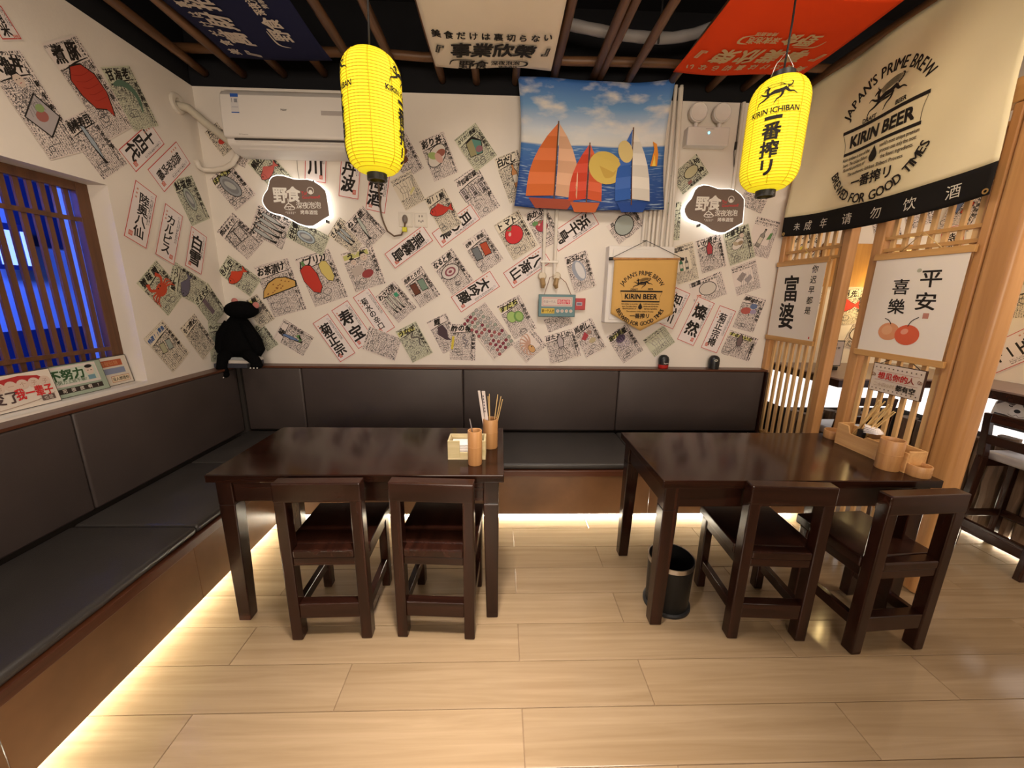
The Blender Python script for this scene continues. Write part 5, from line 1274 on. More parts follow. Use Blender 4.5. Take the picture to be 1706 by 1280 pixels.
# name: (kind, writing, picture, label)
B = ' on the back wall'
SC = {
'pipe_fish': ('M', 'たこ', lambda P, k: P.ell(.2*k, -.4*k, .5*k, .35*k, RDC), CRM, 'narrow menu sheet crossed by the wrapped pipe left of the air conditioner'),
'ac_text': ('T', '', None, PINK, 'small text sheet tucked under the left lower corner of the air conditioner'),
'scallop': ('M', 'ほたて貝', lambda P, k: shell(P, k, GYC), PINK, 'menu sheet with a grey shellfish, just below the bent drain pipe'),
'tai': ('M', '鯛めし', lambda P, k: fish(P, k, (.50, .12, .10)), GRN, 'menu sheet with a pinkish red bream, behind the upper left of the left lit sign'),
'hikawa': ('L', '氷川', None, None, 'red-framed label directly under the air conditioner, above the left lit sign'),
'tamba': ('L', '奥丹波', None, None, 'red-framed label between the left lit sign and the left lantern'),
'umeshu': ('L', '梅酒', None, None, 'red-framed label hanging just below the left lantern'),
'eggplant': ('M', 'なす', lambda P, k: (P.ell(0, .3*k, .5*k, .36*k, BRC), P.ell(-.2*k, -.4*k, .5*k, .36*k, BRC)), PINK, 'menu sheet with brown aubergines peeking out at the right of the left lantern'),
'peas': ('M', '彩り丼', lambda P, k: bowl(P, k, [(.30, .10, .07), (.34, .42, .15), (.60, .36, .30)]), PINK, 'menu sheet with an oval bowl of green and pink food, right of the left lantern'),
'squidink': ('P', '', lambda P, k: (lines(P, k, (.12, .10, .08)), P.poly([(.1*k, -.5*k), (.8*k, -.1*k), (.7*k, .1*k), (.2*k, -.2*k)], (.62, .55, .25))), CRM, 'line-drawn comic sheet above the two wall sockets'),
'redfish': ('M', '旬!!鯛', lambda P, k: fish(P, 1.1*k, RDC), CRM, 'menu sheet with a deep red bream right of the wall sockets'),
'kirishima': ('L', '黒霧島', None, None, 'red-framed slanting label just below the wall sockets'),
'drawers': ('M', '焼はまぐり', lambda P, k: (P.frame(-.8*k, -.5*k, .7*k, .6*k, .05*k, INK), P.frame(-.1*k, -.5*k, -.02*k, .6*k, .04*k, INK)), PINK, 'grey menu sheet with boxed drawings, at the far left of the second row'),
'minnows': ('M', 'わかさぎ', lambda P, k: slim(P, k, (.42, .43, .42), 4), PINK, 'menu sheet with four slim grey fish, below the lower left of the left lit sign'),
'oyster': ('M', '生牡蠣', lambda P, k: shell(P, k, (.36, .42, .46)), GRN, 'menu sheet with a blue-grey oyster right under the left lit sign'),
'pike': ('M', 'さんま', lambda P, k: slim(P, k, (.34, .37, .38), 2), CRM, 'menu sheet with two slim fish at the lower right of the left lit sign'),
'leek': ('M', 'ねぎ焼', lambda P, k: slim(P, k, (.44, .47, .42), 1), PINK, 'menu sheet with one long pale leek, left of the sockets cord'),
'kinki': ('M', 'きんき', lambda P, k: fish(P, 1.1*k, (.55, .06, .025)), GRN, 'menu sheet with a bright orange-red fish above the black plush'),
'friedrice': ('M', 'お茶漬け', lambda P, k: boat(P, 1.2*k, (.60, .36, .10)), PINK, 'large menu sheet with orange speckled food, right of the black plush'),
'peppers': ('M', 'パプリカ', lambda P, k: pepper(P, 1.15*k), PINK, 'large menu sheet with a red and a yellow pepper'),
'cooks': ('M', 'うに', lambda P, k: (face(P, .45*k, .55*k, .24*k), face(P, -.3*k, .5*k, .18*k), P.rect(-.7*k, -.35*k, .1*k, .15*k, (.45, .38, .34)), P.ell(.2*k, -.5*k, .4*k, .25*k, (.28, .05, .05))), PINK, 'large menu sheet with two cartoon cooks and dark red food'),
'wasabi': ('M', 'わさび漬', lambda P, k: (slim(P, .9*k, (.50, .48, .42), 3), P.rect(.35*k, .2*k, .7*k, .55*k, (.05, .28, .16))), PINK, 'menu sheet with pale strips and a small green block'),
'parcel': ('M', '角煮とろり', lambda P, k: blocks(P, .9*k, [BRC, (.18, .26, .20)]), PINK, 'menu sheet with a brown and a green block of food'),
'kikumasa': ('L', '菊正宗', None, None, 'red-framed label, lowest left of three leaning labels above the bench'),
'kotobuki': ('L', '寿宝', None, None, 'red-framed label, middle one of three leaning labels above the bench'),
'kikusui': ('L', '菊水の辛口', None, None, 'red-framed label, uppermost right of three leaning labels above the bench'),
'sardine': ('M', '鰯', lambda P, k: (slim(P, k, (.13, .20, .38), 1), P.poly([(-.1*k, -.7*k), (.6*k, -.5*k), (.3*k, -.2*k), (.2*k, -.9*k)], GRC)), PINK, 'menu sheet with a small blue fish and a green leaf, above the bench'),
'longtext': ('T', '', None, PINK, 'sheet of nothing but dense handwriting right of the three leaning labels'),
'eel': ('M', 'うなぎ', lambda P, k: eelp(P, k, (.10, .09, .08)), GRN, 'menu sheet with a wriggling black eel above the bench'),
'bream_doll': ('M', '黒鯛', lambda P, k: fish(P, k, (.16, .14, .13)), CRM, 'menu sheet with a dark fish half hidden behind the head of the black plush'),
'mush_doll': ('M', 'きのこ', lambda P, k: lines(P, .8*k, INK), GRN, 'menu sheet half hidden behind the right side of the black plush'),
'tsuki': ('L', '月の雫', None, None, 'red-framed slanting label overlapped by the red bream sheet'),
'swirl': ('M', 'なると煮', lambda P, k: swirl(P, .8*k, (.24, .08, .10)), PINK, 'menu sheet with a dark red swirled slice'),
'bento': ('M', '名物!!重箱', lambda P, k: blocks(P, .95*k, [(.16, .17, .18), (.42, .07, .03)]), PINK, 'menu sheet with a red and a black food box'),
'tomato': ('M', 'トマト', lambda P, k: rnd(P, .75*k, (.55, .035, .04)), CRM, 'menu sheet with a round red tomato'),
'radish': ('M', '赤かぶ', lambda P, k: (rnd(P, .6*k, (.40, .05, .07)), P.ell(-.5*k, .4*k, .3*k, .2*k, GRC)), PINK, 'menu sheet with a red radish behind the two conduits under the tapestry'),
'hama': ('L', '浜千鳥', None, None, 'red-framed slanting label right below the tapestry, crossed by conduits'),
'daiginjo': ('L', '大吟醸', None, None, 'red-framed slanting label left of the teal board, with three thick characters'),
'hakkai': ('L', '八海山', None, None, 'red-framed slanting label up left of the teal board'),
'plate': ('M', '皿盛り', lambda P, k: (P.ell(0, 0, k, .9*k, INK, 0, 20), P.ell(0, 0, .92*k, .82*k, (.34, .37, .34), 0, 20)), PINK, 'menu sheet with a round grey-green plate between the tapestry and the fuse box'),
'onion': ('M', '新玉ねぎ', lambda P, k: (P.ell(0, 0, .6*k, k, (.30, .32, .38), .2, 16), P.ell(.1*k, 0, .35*k, .85*k, (.62, .60, .60), .2, 14)), PINK, 'menu sheet with a white and grey bulb, left of the fuse box'),
'dishes': ('N', '', lambda P, k: dots(P, .70*k, [(.22, .04, .06), (.34, .10, .10), (.40, .38, .36), (.30, .34, .28)]), PINK, 'long sheet covered in little round dishes, above the bench'),
'pomfret': ('M', '鰈', lambda P, k: (P.poly([(-.5*k, .1*k), (-.1*k, .75*k), (.4*k, .7*k), (.5*k, 0), (.2*k, -.6*k), (.3*k, -k), (-.1*k, -.75*k)], (.07, .045, .055))), PINK, 'menu sheet with a plain dark flatfish above the bench'),
'thinmenu': ('M', '酢の物', lambda P, k: (eelp(P, .7*k, (.2, .18, .2)), P.rect(-.8*k, -.8*k, -.6*k, .3*k, YLC)), PINK, 'upright sheet with thin handwriting columns above the bench'),
'lime': ('M', 'すだち', lambda P, k: (P.ell(-.25*k, .1*k, .45*k, .5*k, INK), P.ell(-.25*k, .1*k, .41*k, .46*k, (.34, .48, .16)), P.ell(.3*k, -.1*k, .42*k, .48*k, (.14, .27, .08)), P.ell(.34*k, -.1*k, .3*k, .36*k, (.30, .44, .14))), PINK, 'menu sheet with two green limes left of the teal board'),
'octopus': ('P', '', lambda P, k: octo(P, 1.0*k, (.50, .30, .22)), PINK, 'sheet with an orange octopus below the teal board'),
'twosquid': ('M', 'ほたるいか', lambda P, k: (squid(P, .9*k, (.42, .36, .36)),), PINK, 'wide sheet with grey squid drawings, above the bench'),
'steak': ('M', '馬刺し', lambda P, k: (P.poly([(-.6*k, .1*k), (0, .6*k), (.2*k, .1*k), (-.3*k, -.2*k)], (.36, .05, .06)), P.ell(.35*k, .35*k, .25*k, .2*k, (.3, .2, .16)), P.ell(.3*k, -.5*k, .35*k, .25*k, (.44, .36, .22))), PINK, 'menu sheet with dark red marbled meat, below the left edge of the fuse box'),
'undersign': ('T', '', None, PINK, 'sheet mostly hidden behind the teal board'),
'urchin': ('M', '雲丹軍艦', lambda P, k: (P.ell(.1*k, .5*k, .45*k, .35*k, (.06, .04, .07)), lines(P, .7*k, (.28, .22, .36))), PINK, 'menu sheet with a purple-black ball below the tip of the pennant'),
'clams': ('P', '', lambda P, k: lines(P, k, (.22, .19, .20)), GRN, 'loosely sketched sheet above the capsule figurine with the red base'),
'sakebottles': ('P', '地酒', lambda P, k: (bottle(P, .65*k, (.06, .16, .09), -.3*k), bottle(P, .6*k, (.10, .10, .09), .25*k)), CRM, 'sheet with two dark bottles at the right edge of the pennant'),
'redsquid': ('M', 'いか焼き', lambda P, k: squid(P, 1.0*k, (.36, .05, .06)), PINK, 'menu sheet with a dark red squid right below the right lit sign'),
'noodle': ('M', '中華そば', lambda P, k: (face(P, .5*k, .55*k, .18*k), bowl(P, .6*k, [(.3, .22, .14), (.42, .34, .24)])), GRN, 'menu sheet with a bowl and small face, right of the right lit sign'),
'bottle': ('P', '', lambda P, k: (bottle(P, .8*k, (.28, .25, .22)), P.poly([(.45*k, 0), (.75*k, .2*k), (.7*k, .75*k), (.5*k, .6*k)], GRC)), PINK, 'sheet with a tall bottle and green leaves nearest the lattice'),
'skewers': ('P', '', lambda P, k: (P.poly([(-.7*k, .2*k), (-.1*k, .6*k), (.2*k, .3*k), (-.4*k, -.2*k)], (.30, .25, .24)), P.poly([(-.1*k, -.1*k), (.5*k, .2*k), (.6*k, -.2*k), (.1*k, -.5*k)], (.36, .31, .31)), lines(P, .6*k, (.2, .18, .18))), PINK, 'sheet with grey grilled food sketches near the lattice'),
'jar': ('P', '壺漬', lambda P, k: (P.ell(.1*k, .1*k, .8*k, .6*k, INK, .1, 18), P.ell(.1*k, .1*k, .74*k, .54*k, (.60, .54, .48), .1, 18), P.rect(-.9*k, -.75*k, -.5*k, -.35*k, (.52, .16, .10))), PINK, 'wide sheet with a jar and a red seal, right of the pennant'),
'chishin': ('L', '知心川', None, None, 'red-framed label partly behind the right edge of the pennant'),
'sanzen': ('L', '燦然', None, None, 'red-framed label, middle one right of the pennant'),
'taru': ('L', '菊正宗樽', None, None, 'red-framed label furthest right, above the all-black figurine'),
'redplate': ('M', '海鮮盛合せ', lambda P, k: (P.ell(-.3*k, .1*k, .5*k, .32*k, (.42, .10, .08), 0, 16), P.ell(.4*k, .5*k, .35*k, .25*k, BLC), P.ell(.4*k, 0, .3*k, .2*k, (.34, .28, .4))), PINK, 'menu sheet with a red plate next to the lattice'),
'squidlow': ('M', 'するめいか', lambda P, k: squid(P, 1.0*k, (.17, .12, .12)), PINK, 'wide sheet with a dark squid lowest by the lattice'),
'darkfish': ('M', '鯵', lambda P, k: slim(P, k, (.16, .20, .26), 1), GRN, 'narrow sheet with a dark fish between the conduits and the right lit sign'),
'lanternsheet': ('T', '', None, PINK, 'small sheet of handwriting just under the right lantern'),
'ticket': ('M', '定食', lambda P, k: (P.ell(0, .1*k, .5*k, .8*k, INK, 0, 14), P.ell(0, .1*k, .44*k, .72*k, (.52, .48, .30), 0, 14), P.rect(.55*k, -.7*k, .8*k, -.3*k, (.30, .12, .10))), GRN, 'sheet with an oval dish below the emergency light'),
'karaage': ('M', 'カリカリ唐揚', lambda P, k: (P.poly([(-.6*k, -.6*k), (.5*k, -.7*k), (.8*k, .2*k), (.2*k, .8*k), (-.5*k, .5*k)], INK), P.poly([(-.55*k, -.55*k), (.0, -.6*k), (.1*k, .6*k), (-.45*k, .45*k)], (.30, .27, .14)), P.poly([(.0, -.6*k), (.46*k, -.64*k), (.72*k, .18*k), (.1*k, .6*k)], (.10, .24, .20)), P.ell(.35*k, -.3*k, .3*k, .25*k, (.26, .12, .14))), GRN, 'sheet with a green and yellow packet, up left of the tapestry'),
'threelabels': ('M', '冷奴湯豆腐', lambda P, k: [(P.poly([((i-1)*.75*k-.28*k, .75*k-.15*k*i), ((i-1)*.75*k+.25*k, .75*k-.15*k*i), ((i-1)*.75*k+.25*k, -.2*k-.1*k*i), ((i-1)*.75*k-.28*k, -.2*k-.1*k*i)], INK), P.poly([((i-1)*.75*k-.24*k, .71*k-.15*k*i), ((i-1)*.75*k+.21*k, .71*k-.15*k*i), ((i-1)*.75*k+.21*k, -.16*k-.1*k*i), ((i-1)*.75*k-.24*k, -.16*k-.1*k*i)], (.62, .54, .54)), P.vtext('豆腐', (i-1)*.75*k, .66*k-.15*k*i, .032, INK, 1.1, .05)) for i in range(3)], PINK, 'large sheet with three boxed words, left of the tapestry'),
'dashi': ('M', '白だし', lambda P, k: (bottle(P, 1.0*k, (.50, .22, .08), .25*k),), CRM, 'sheet with an orange bottle cut by the left edge of the tapestry'),
'corner_label': ('L', '純米', None, None, 'red-framed label cut by the top left corner of the picture'),
'bigsheet': ('M', '大漁丼', lambda P, k: (face(P, .3*k, .9*k, .28*k), P.poly([(-.9*k, -.3*k), (.5*k, .3*k), (.95*k, -.95*k), (-.4*k, -1.5*k)], INK), P.poly([(-.83*k, -.34*k), (.45*k, .21*k), (.86*k, -.91*k), (-.36*k, -1.41*k)], (.40, .36, .36)), lines(P, .6*k, (.1, .09, .09)), P.ell(0, -.6*k, .35*k, .25*k, (.34, .12, .10)), P.ell(.2*k, -.3*k, .25*k, .18*k, (.25, .34, .14))), PINK, 'largest sheet on the left wall, with a cartoon head under its title'),
'crabstick': ('M', '煮豚', lambda P, k: [P.poly([(q*x*k, q*y*k-.1*k) for x, y in ((-.80, .55), (-.35, 1.0), (.35, .95), (.80, .45), (.85, -.35), (.55, -1.0), (.35, -1.35), (.15, -.95), (-.45, -.75), (-.75, -.1))], c) for q, c in ((1.0, INK), (.94, (.42, .045, .025)))] + [P.stroke([(-.6*k+.1*i*k, .6*k-.28*i*k), (.0, .45*k-.26*i*k), (.65*k, .5*k-.27*i*k)], .018*k, (.26, .02, .012)) for i in range(5)], PINK, 'sheet with a big red slab of meat high on the left wall'),
'shrimp': ('M', '甘海老', lambda P, k: shrimp(P, 1.0*k, (.10, .17, .12)), GRN, 'sheet with a dark green shrimp near the wall sleeve on the left wall'),
'mackerel': ('M', '鯖棒寿司', lambda P, k: slim(P, 1.0*k, (.34, .39, .44), 1), PINK, 'sheet with a long silver mackerel above the window on the left wall'),
'juyondai': ('L', '十四代', None, None, 'red-framed slanting label nearest above the window corner'),
'mukan': ('L', '無冠帝吟醸', None, None, 'red-framed slanting label with small writing, on the left wall below the wall sleeve'),
'mutsu': ('L', '陸奥八仙', None, None, 'red-framed label beside the window, nearest to it of three side by side'),
'calpis': ('L', 'カルピス', None, None, 'red-framed label with four kana characters on the left wall'),
'shirayuki': ('L', '白雪', None, None, 'red-framed label with two thick characters next to the wall corner'),
'bamboo': ('M', '鮎塩焼', lambda P, k: (shell(P, .8*k, (.36, .40, .34)),), GRN, 'sheet with a grey-green oval drawing on the left wall by the corner'),
'crab': ('M', '蟹味噌', lambda P, k: crab(P, 1.0*k, (.52, .07, .03)), GRN, 'sheet with a red crab on the left wall'),
'whale': ('M', '鯨ベーコン', lambda P, k: (fish(P, .9*k, (.13, .12, .17)),), GRN, 'sheet with a dark whale drawing right of the red crab'),
'soba': ('M', 'ざるそば', lambda P, k: (P.rect(-.3*k, -.7*k, .1*k, .6*k, (.16, .11, .14)), lines(P, .7*k, (.2, .19, .14))), GRN, 'sheet with a dark upright block by the wall corner, left wall'),
'bluetitle': ('M', '特選!!青魚', lambda P, k: (blocks(P, .7*k, [(.44, .42, .28), (.34, .38, .34)])), CRM, 'sheet with a blue title lowest on the left wall'),
'stew': ('M', 'もつ煮込', lambda P, k: lines(P, .9*k, (.24, .22, .18)), CRM, 'sheet with a dense sketch, lowest but one on the left wall'),
'cornersheet': ('M', 'やみつき', lambda P, k: fish(P, .8*k, (.25, .29, .24)), GRN, 'sheet in the wall corner left of the black plush'),
}
def sheet(i, name, wall, c, z, ang, w, h):
    kind, txt, pic, paper, lab = SC[name]
    a = R(ang); cs, sn = math.cos(a), math.sin(a); off = .0006+.0011*(i % 6)
    if wall == 'b': fn = lambda u, v, d: (c+u*cs-v*sn, -off-d, z+u*sn+v*cs)
    elif wall == 'l': fn = lambda u, v, d: (XL+off+d, c+u*cs-v*sn, z+u*sn+v*cs)
    else: fn = lambda u, v, d: (XR-off-d, c-u*cs+v*sn, z+u*sn+v*cs)
    P = Print(fn, .0003); P.step = .00003
    rr = random.Random(i*7+1)
    nm = 'sake_label_sheet' if kind == 'L' else 'menu_sheet'
    base = (.74, .66, .62) if kind == 'L' else paper
    P.mb.slab([(-w/2, -h/2), (w/2, -h/2), (w/2, h/2), (-w/2, h/2)], fn, 0, .0003, P.mi(pcol(base))); P.h = .00034
    if kind == 'L':
        P.frame(-w/2+.004, -h/2+.004, w/2-.004, h/2-.004, .0045, (.50, .06, .045)); P.rect(-w/2+.010, -h/2+.010, w/2-.010, h/2-.010, (.73, .66, .64))
        n = len(txt); top = h*.40
        s = min(w*.70, h*.74/n) if n > 1 else w*.6
        P.vtext(txt, -.006+rr.uniform(-.01, .01), top-h*.04, s, INK, h*.75/(s*n) if n > 1 else 1, .055 if n < 4 else .04, .95, rr.uniform(-.15, .1))
        P.zone(w*.26, -h*.1, w*.40, h*.36, fine((.73, .66, .64))); P.ring(w*.30, h*.40, .008, .008, .002, (.25, .2, .3), 10)
        q = rr.choice((-1, 1)); P.rect(q*w*.26-.012, -h*.42, q*w*.26+.012, -h*.34, (.55, .14, .10)); P.text('印', q*w*.26, -h*.38, .018, (.72, .6, .56))
        for j in range(3): P.rect(-w*.36, h*(.22+.07*j), -w*.36+.010, h*(.25+.07*j), (.55, .25, .18))
    elif kind == 'T':
        P.zone(-w*.48, -h*.48, w*.48, h*.30, dense(paper)); P.zone(-w*.48, h*.30, w*.48, h*.48, bold(paper), False)
    else:
        k = min(w, h)*.46
        if kind == 'M':
            P.zone(-w*.49, -h*.49, w*.32, -h*.14, fine(paper), rr.random() < .7); P.zone(-w*.49, -h*.14, w*.32, h*.26, dense(paper)); P.zone(w*.32, -h*.49, w*.49, h*.49, bold(paper)); P.zone(-w*.49, h*.455, w*.32, h*.49, bold(paper), False)
            if rr.random() < .14: P.rect(-w*.46, h*.30, w*.30, h*.42, (.50, .48, .17))
            for j in range(rr.randrange(2, 5)):      # small boxed drawings
                a, b2 = rr.uniform(-.40, .05)*w, rr.uniform(-.42, -.22)*h; q = rr.uniform(.08, .14)*w
                if rr.random() < .5: P.ring(a, b2, q, q*.7, .004, (.10, .09, .09), 10)
                else: P.frame(a-q, b2-q*.7, a+q, b2+q*.7, .003, (.10, .09, .09))
            P.stroke([(w*.31, h*.24), (w*.335, 0), (w*.31, -h*.46)], [.002, .004, .002], (.06, .05, .05))
            hs = min(h*.17, w*.80/len(txt)*1.15)
            col = (.04, .10, .26) if name == 'bluetitle' else INK
            for j, ch in enumerate(txt): P.text(ch, -w*.46+w*.80*(j+.5)/len(txt), h*.375+rr.uniform(-.004, .004), hs, col, R(rr.uniform(-10, 8)), .07, min(1.0, w*.8/len(txt)/hs*.98), .22)
            P.stroke([(-w*.46, h*.24), (0, h*.275), (w*.40, h*.285)], [.002, .007, .003], INK)
            for j in range(4): P.text('名物旬味酒肴焼煮'[rr.randrange(8)], w*.40, h*(.20-.11*j), min(.024, w*.12), INK, R(rr.uniform(-12, 12)), .05)
            P.ring(w*.38, -h*.40, .012, .012, .002, (.1, .09, .09), 12)
        elif kind == 'P':
            P.zone(-w*.48, -h*.48, w*.48, -h*.18, fine(paper)); P.zone(-w*.48, h*.30, w*.48, h*.48, bold(paper), False); P.zone(w*.28, -h*.18, w*.48, h*.30, fine(paper))
            if txt:
                for j, ch in enumerate(txt): P.text(ch, -w*.36+.04*j, h*.40, .036, INK, R(rr.uniform(-10, 10)), .05)
        else: P.zone(-w*.48, -h*.48, w*.48, h*.48, fine(paper))
        if pic:
            o = fn; ou, ov = (-w*.05, h*.04) if kind == 'M' else (-w*.04, 0.0); fa = R(rr.uniform(-14, 14)); ca, sa = math.cos(fa), math.sin(fa)
            P.fn = lambda u, v, d: o(ou+u*ca-v*sa, ov+u*sa+v*ca, d)
            pic(P, k); P.fn = o
    o = P.build(nm)
    wl = {'b': ' on the back wall', 'l': '', 'r': ''}[wall]
    tag(o, lab, 'poster', 'red-framed sake labels on the walls' if kind == 'L' else 'menu sheets pasted on the walls')
for i, s in enumerate(SH): sheet(i, *s)
# ================================================================ BEHIND THE SCREENS: the bar corner
bar = thing('bar_counter', 'L-shaped bar counter with white lit band and log cladding behind the lattice', 'counter', (3.2, -0.6, 0))
CT = mat('counter_top_brown', (.20, .14, .125), .35, var=.06)
def lpoly(ox, oy, z0, z1):
    # outline of the L (inner corner at (2.99,-.65)), fronts set back by ox and oy
    pl = [(2.262, -.004), (2.262, -.65+oy), (2.99+ox, -.65+oy), (2.99+ox, -1.95), (3.366, -1.95), (3.366, -.33), (3.366, -.004)]
    m = MB(); m.slab(pl, lambda u, v, d: (u, v, d), z0, z1); return m
lpoly(0, 0, .975, .985).build('counter_top', CT, bar)
lpoly(0, 0, .925, .9745).build('front_edge', DARKWOOD, bar, bevel=.003)
lpoly(.22, .45, .655, .9245).build('lit_band', glow('bar_white_light', (1.0, .95, .92), .95, (.8, .78, .76)), bar)
lpoly(.245, .475, .03, .6545).build('carcass', mat('dark_carcass', (.02, .015, .012), .8), bar)
LOG = wood('bark_log', (.055, .030, .017), (.20, .125, .075), 2, 22, .10, .8, rnd=.3, bump=.35)
rl = random.Random(11)
def log(x, y):
    r = rl.uniform(.040, .052); h = rl.uniform(.60, .68)
    b = MB(); n = 10; pts = [(x+rl.uniform(-.005, .005), y+rl.uniform(-.005, .005), .055+(h-.055)*k/6) for k in range(7)]
    b.tube(pts, [r*rl.uniform(.92, 1.08) for _ in pts], 10); b.build('log', LOG, bar, smooth='auto')
x = 2.32
while x < 3.14: log(x, -.232); x += .098
y = -.33
while y > -1.9: log(3.190, y); y -= .098
b = MB(); b.box(3.222, -1.75, .020, 3.232, -.20, .045); b.box(2.3, -.19, .020, 3.22, -.18, .045); tag(b.build('led_strip', glow('bar_led_strip', (1.0, 0.91, 0.70), 60)), 'warm light strip along the floor under the bar counter', 'light strip')

# printed dog picture standing on the lit band
dg = thing('dog_picture', 'printed cut-out picture of a husky with a red bow on the lit bar front', 'picture', (3.19, -.90, .66))
DY, DZ = -.905, .835; DK = .80
pl = [(-.155, -.14), (.16, -.14), (.165, -.02), (.150, .06), (.125, .10), (.06, .118), (-.03, .115), (-.10, .10), (-.14, .05), (-.15, -.03)]
m = MB(); m.slab(pl, lambda u, v, d: (3.208-d, DY-u*DK, DZ+v*DK), 0, .010); m.build('cut_out', pcol((.70, .66, .62)), dg)
P = Print(lambda u, v, h: (3.198-h, DY-u*DK, DZ+v*DK), .0006)
P.poly([(-.155, -.14), (.16, -.14), (.150, -.035), (-.13, -.035)], (.035, .03, .03)); P.ell(0, .03, .135, .075, (.62, .58, .54), 0, 24)
P.poly([(-.135, .03), (-.12, .09), (-.04, .117), (.06, .117), (.13, .09), (.14, .03), (.085, .062), (.03, .045), (0, .085), (-.03, .045), (-.085, .062)], (.11, .09, .085))
for s in (-1, 1): P.ell(s*.045, .040, .014, .008, (.05, .04, .04), s*.3, 10); P.ell(s*.045, .042, .005, .004, (.5, .5, .5), 0, 8)
P.ell(0, -.005, .045, .035, (.70, .67, .64), 0, 16); P.ell(0, .008, .020, .015, (.03, .028, .03), 0, 14); P.stroke([(-.05, -.025), (-.02, -.035), (0, -.022), (.02, -.035), (.05, -.025)], .003, (.1, .08, .08))
P.poly([(-.07, -.055), (-.01, -.085), (-.07, -.115)], (.36, .03, .03)); P.poly([(.07, -.055), (.01, -.085), (.07, -.115)], (.36, .03, .03)); P.ell(0, -.085, .014, .016, (.45, .05, .05), 0, 10)
P.build('printed_dog', dg)

# bar chairs
def bar_chair(label, loc, rz):
    t = thing('bar_chair', label, 'chair', (0, 0, 0), group='dark bar chairs with grey seats')
    q = .165
    for s in (-1, 1):
        b = MB(); b.hexa([(s*q-.018, .0, 0), (s*q+.018, .0, 0), (s*q+.018, .040, 0), (s*q-.018, .040, 0)], [(s*q-.018, .030, .60), (s*q+.018, .030, .60), (s*q+.018, .070, .60), (s*q-.018, .070, .60)])
        b.hexa([(s*q-.018, .030, .6001), (s*q+.018, .030, .6001), (s*q+.018, .070, .6001), (s*q-.018, .070, .6001)], [(s*q-.017, .0, .865), (s*q+.017, .0, .865), (s*q+.017, .028, .865), (s*q-.017, .028, .865)])
        b.build('back_leg', DARKWOODZ, t, bevel=.004)
        b = MB(); b.box(s*q-.017, .255, 0, s*q+.017, .290, .58); b.build('front_leg', DARKWOODZ, t, bevel=.004)
        b = MB(); b.box(s*q-.011, .05, .20, s*q+.011, .255, .24); b.build('side_stretcher', DARKWOODY, t, bevel=.002)
        b = MB(); b.box(s*q-.012, .071, .535, s*q+.012, .254, .58); b.build('side_rail', DARKWOODY, t, bevel=.002)
    b = MB(); b.box(-.147, .010, .12, .147, .038, .195); b.build('back_stretcher', DARKWOOD, t, bevel=.002)
    b = MB(); b.box(-.148, .262, .20, .148, .284, .245); b.build('front_stretcher', DARKWOOD, t, bevel=.002)
    b = MB(); b.box(-.148, .260, .535, .148, .284, .58); b.build('seat_rail', DARKWOOD, t, bevel=.002)
    for z0, z1, y in ((.815, .870, .002), (.685, .738, .014)):
        b = MB(); b.box(-.1465, y, z0, .1465, y+.022, z1); b.build('back_rail', DARKWOOD, t, bevel=.004)
    b = MB(); b.box(-.180, .072, .5805, .180, .300, .632); b.build('seat_cushion', mat('seat_grey_vinyl', (.26, .24, .25), .32), t, bevel=.018, bseg=4, smooth=True)
    t.location = loc; t.rotation_euler = (0, 0, rz)
    return t
bar_chair('dark bar chair with a grey seat in front of the husky picture', (2.855, -1.182, 0), R(-90))
bar_chair('dark bar chair with a grey seat seen through the gap of the lattice', (2.450, -.720, 0), 0)

# small things on the bar and its back wall
qs = thing('counter_sign', 'small white framed notice standing on the bar behind the lattice gap', 'sign', (2.48, -.30, .986))
b = MB(); b.box(2.405, -.312, 1.012, 2.560, -.304, 1.205); qp = b.build('panel', mat('notice_frame', (.04, .035, .035), .4), qs, bevel=.001)
b = MB(); b.box(2.44, -.335, .9855, 2.525, -.275, 1.0115); b.build('foot', BLACKP, qs, bevel=.002)
P = Print(lambda u, v, h: (2.4825+u, -.312-h, 1.1085+v), .0004); P.rect(-.072, -.090, .072, .090, (.66, .60, .58)); P.text('扫一扫', -.01, .066, .022, INK, 0, .02); P.text('点单', .03, .040, .020, INK, 0, .02); P.text('欢迎', 0, -.072, .014, INK); P.build('lettering', qp)
wp = thing('wood_panel', 'glowing knotty pine board high on the bar wall in the lattice gap', 'panel', (2.85, -.03, 1.6))
b = MB(); b.box(2.50, -.035, 1.600, 3.25, -.0012, 1.925); b.build('board', wood('knotty_pine', (.34, .14, .03), (.58, .30, .07), 2, 12, .12, .45), wp, bevel=.004)
bl = thing('bar_lamp', 'small yellow lit lamp seen between the lattice and the cherry scroll', 'lamp', (3.00, -.16, 1.62))
b = MB(); b.lathe([(.035, 0), (.060, .02), (.070, .07), (.060, .12), (.035, .14)], 20, (3.0, -.16, 1.60)); b.build('shade', glow('bar_lamp_yellow', (1.0, .62, .10), 2.2, (.8, .6, .2)), bl, smooth='auto')
b = MB(); b.lathe([(.036, .1405), (.036, .155), (.010, .17)], 16, (3.0, -.16, 1.60)); b.build('cap', BLACKP, bl, smooth='auto')
b = MB(); b.tube([(3.0, -.16, 1.77), (3.0, -.16, 3.40)], .004, 6); b.build('cable', CORD, bl)
l = bpy.data.lights.new('bar_lamp_bulb', 'POINT'); l.energy = 5; l.color = (1, .72, .30); l.shadow_soft_size = .05
o = bpy.data.objects.new('bar_lamp_bulb', l); COL.objects.link(o); o.location = (3.0, -.20, 1.52)
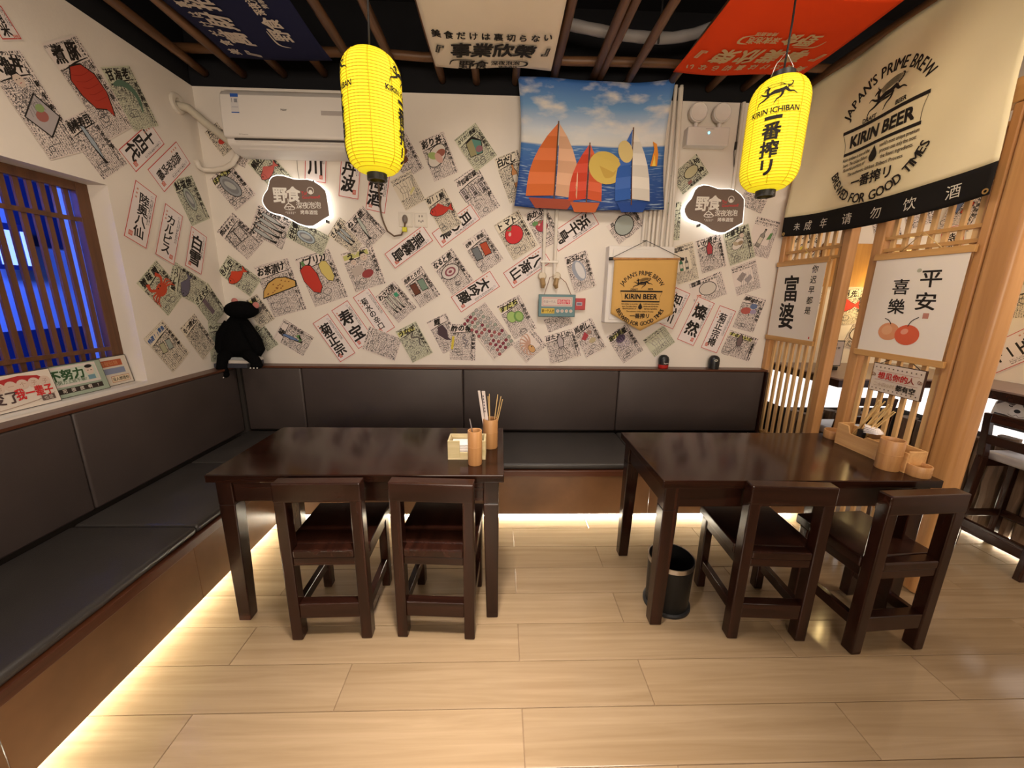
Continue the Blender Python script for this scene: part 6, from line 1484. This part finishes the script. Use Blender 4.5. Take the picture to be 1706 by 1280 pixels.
# poster sheets on the bar walls
SC.update({
'bw1': ('L', '生一本', None, None, 'red-framed label right of the thick column above the bar'),
'bw2': ('M', '盛り合わせ', lambda P, k: bowl(P, k, [(.30, .12, .12), (.34, .36, .22)]), CRM, 'sheet with a bowl at the right picture edge above the bar'),
'bw3': ('L', '特別純米', None, None, 'red-framed label seen between the upper laths, left one'),
'bw4': ('M', '串焼き', lambda P, k: blocks(P, .8*k, [BLC, RDC]), PINK, 'sheet with blue and red blocks seen through the upper laths'),
'bw5': ('L', '冷酒', None, None, 'red-framed label seen between the upper laths, right one'),
'bw6': ('M', '天ぷら', lambda P, k: shrimp(P, k, (.5, .3, .1)), PINK, 'sheet with a shrimp seen through the middle laths'),
'bw7': ('M', '手羽先', lambda P, k: fish(P, k, RDC), CRM, 'sheet under the glowing pine board in the lattice gap'),
'bw8': ('M', '茶碗蒸し', lambda P, k: bowl(P, k, [RDC, GRC]), PINK, 'sheet with round dishes above the small notice in the lattice gap'),
'bw9': ('M', '刺身', lambda P, k: slim(P, k, BLC, 2), PINK, 'sheet with two blue fish behind the far lattice'),
'bw10': ('M', '牛すじ', lambda P, k: bowl(P, k, [BRC, YLC]), CRM, 'sheet with a brown bowl behind the far lattice'),
'bw11': ('M', '出汁巻', lambda P, k: blocks(P, k, [YLC, RDC]), PINK, 'sheet with a yellow block high behind the near lattice'),
'bw12': ('L', '梅乃宿', None, None, 'red-framed label high behind the near lattice'),
})
for i, s in enumerate((('bw7', 'b', 2.80, 1.44, 8, .24, .28), ('bw8', 'b', 2.98, 1.22, -20, .24, .26), ('bw9', 'b', 2.46, 1.45, -24, .2, .28), ('bw10', 'b', 2.40, 1.86, 20, .2, .28),
                       ('bw11', 'b', 3.20, 2.20, 20, .22, .30), ('bw6', 'b', 2.98, 2.06, 25, .2, .28), ('bw4', 'r', -.17, 2.16, -14, .22, .30), ('bw3', 'r', -.16, 1.86, 8, .16, .38), ('bw5', 'r', -.40, 2.05, 24, .18, .38), ('bw12', 'r', -.38, 2.42, -20, .16, .38),
                       ('bw1', 'r', -.665, 1.185, -50, .20, .36), ('bw2', 'r', -.66, 1.62, 6, .28, .44))):
    sheet(100+i, *s)
for o in bpy.data.objects:
    if '_o' in o: del o['_o']
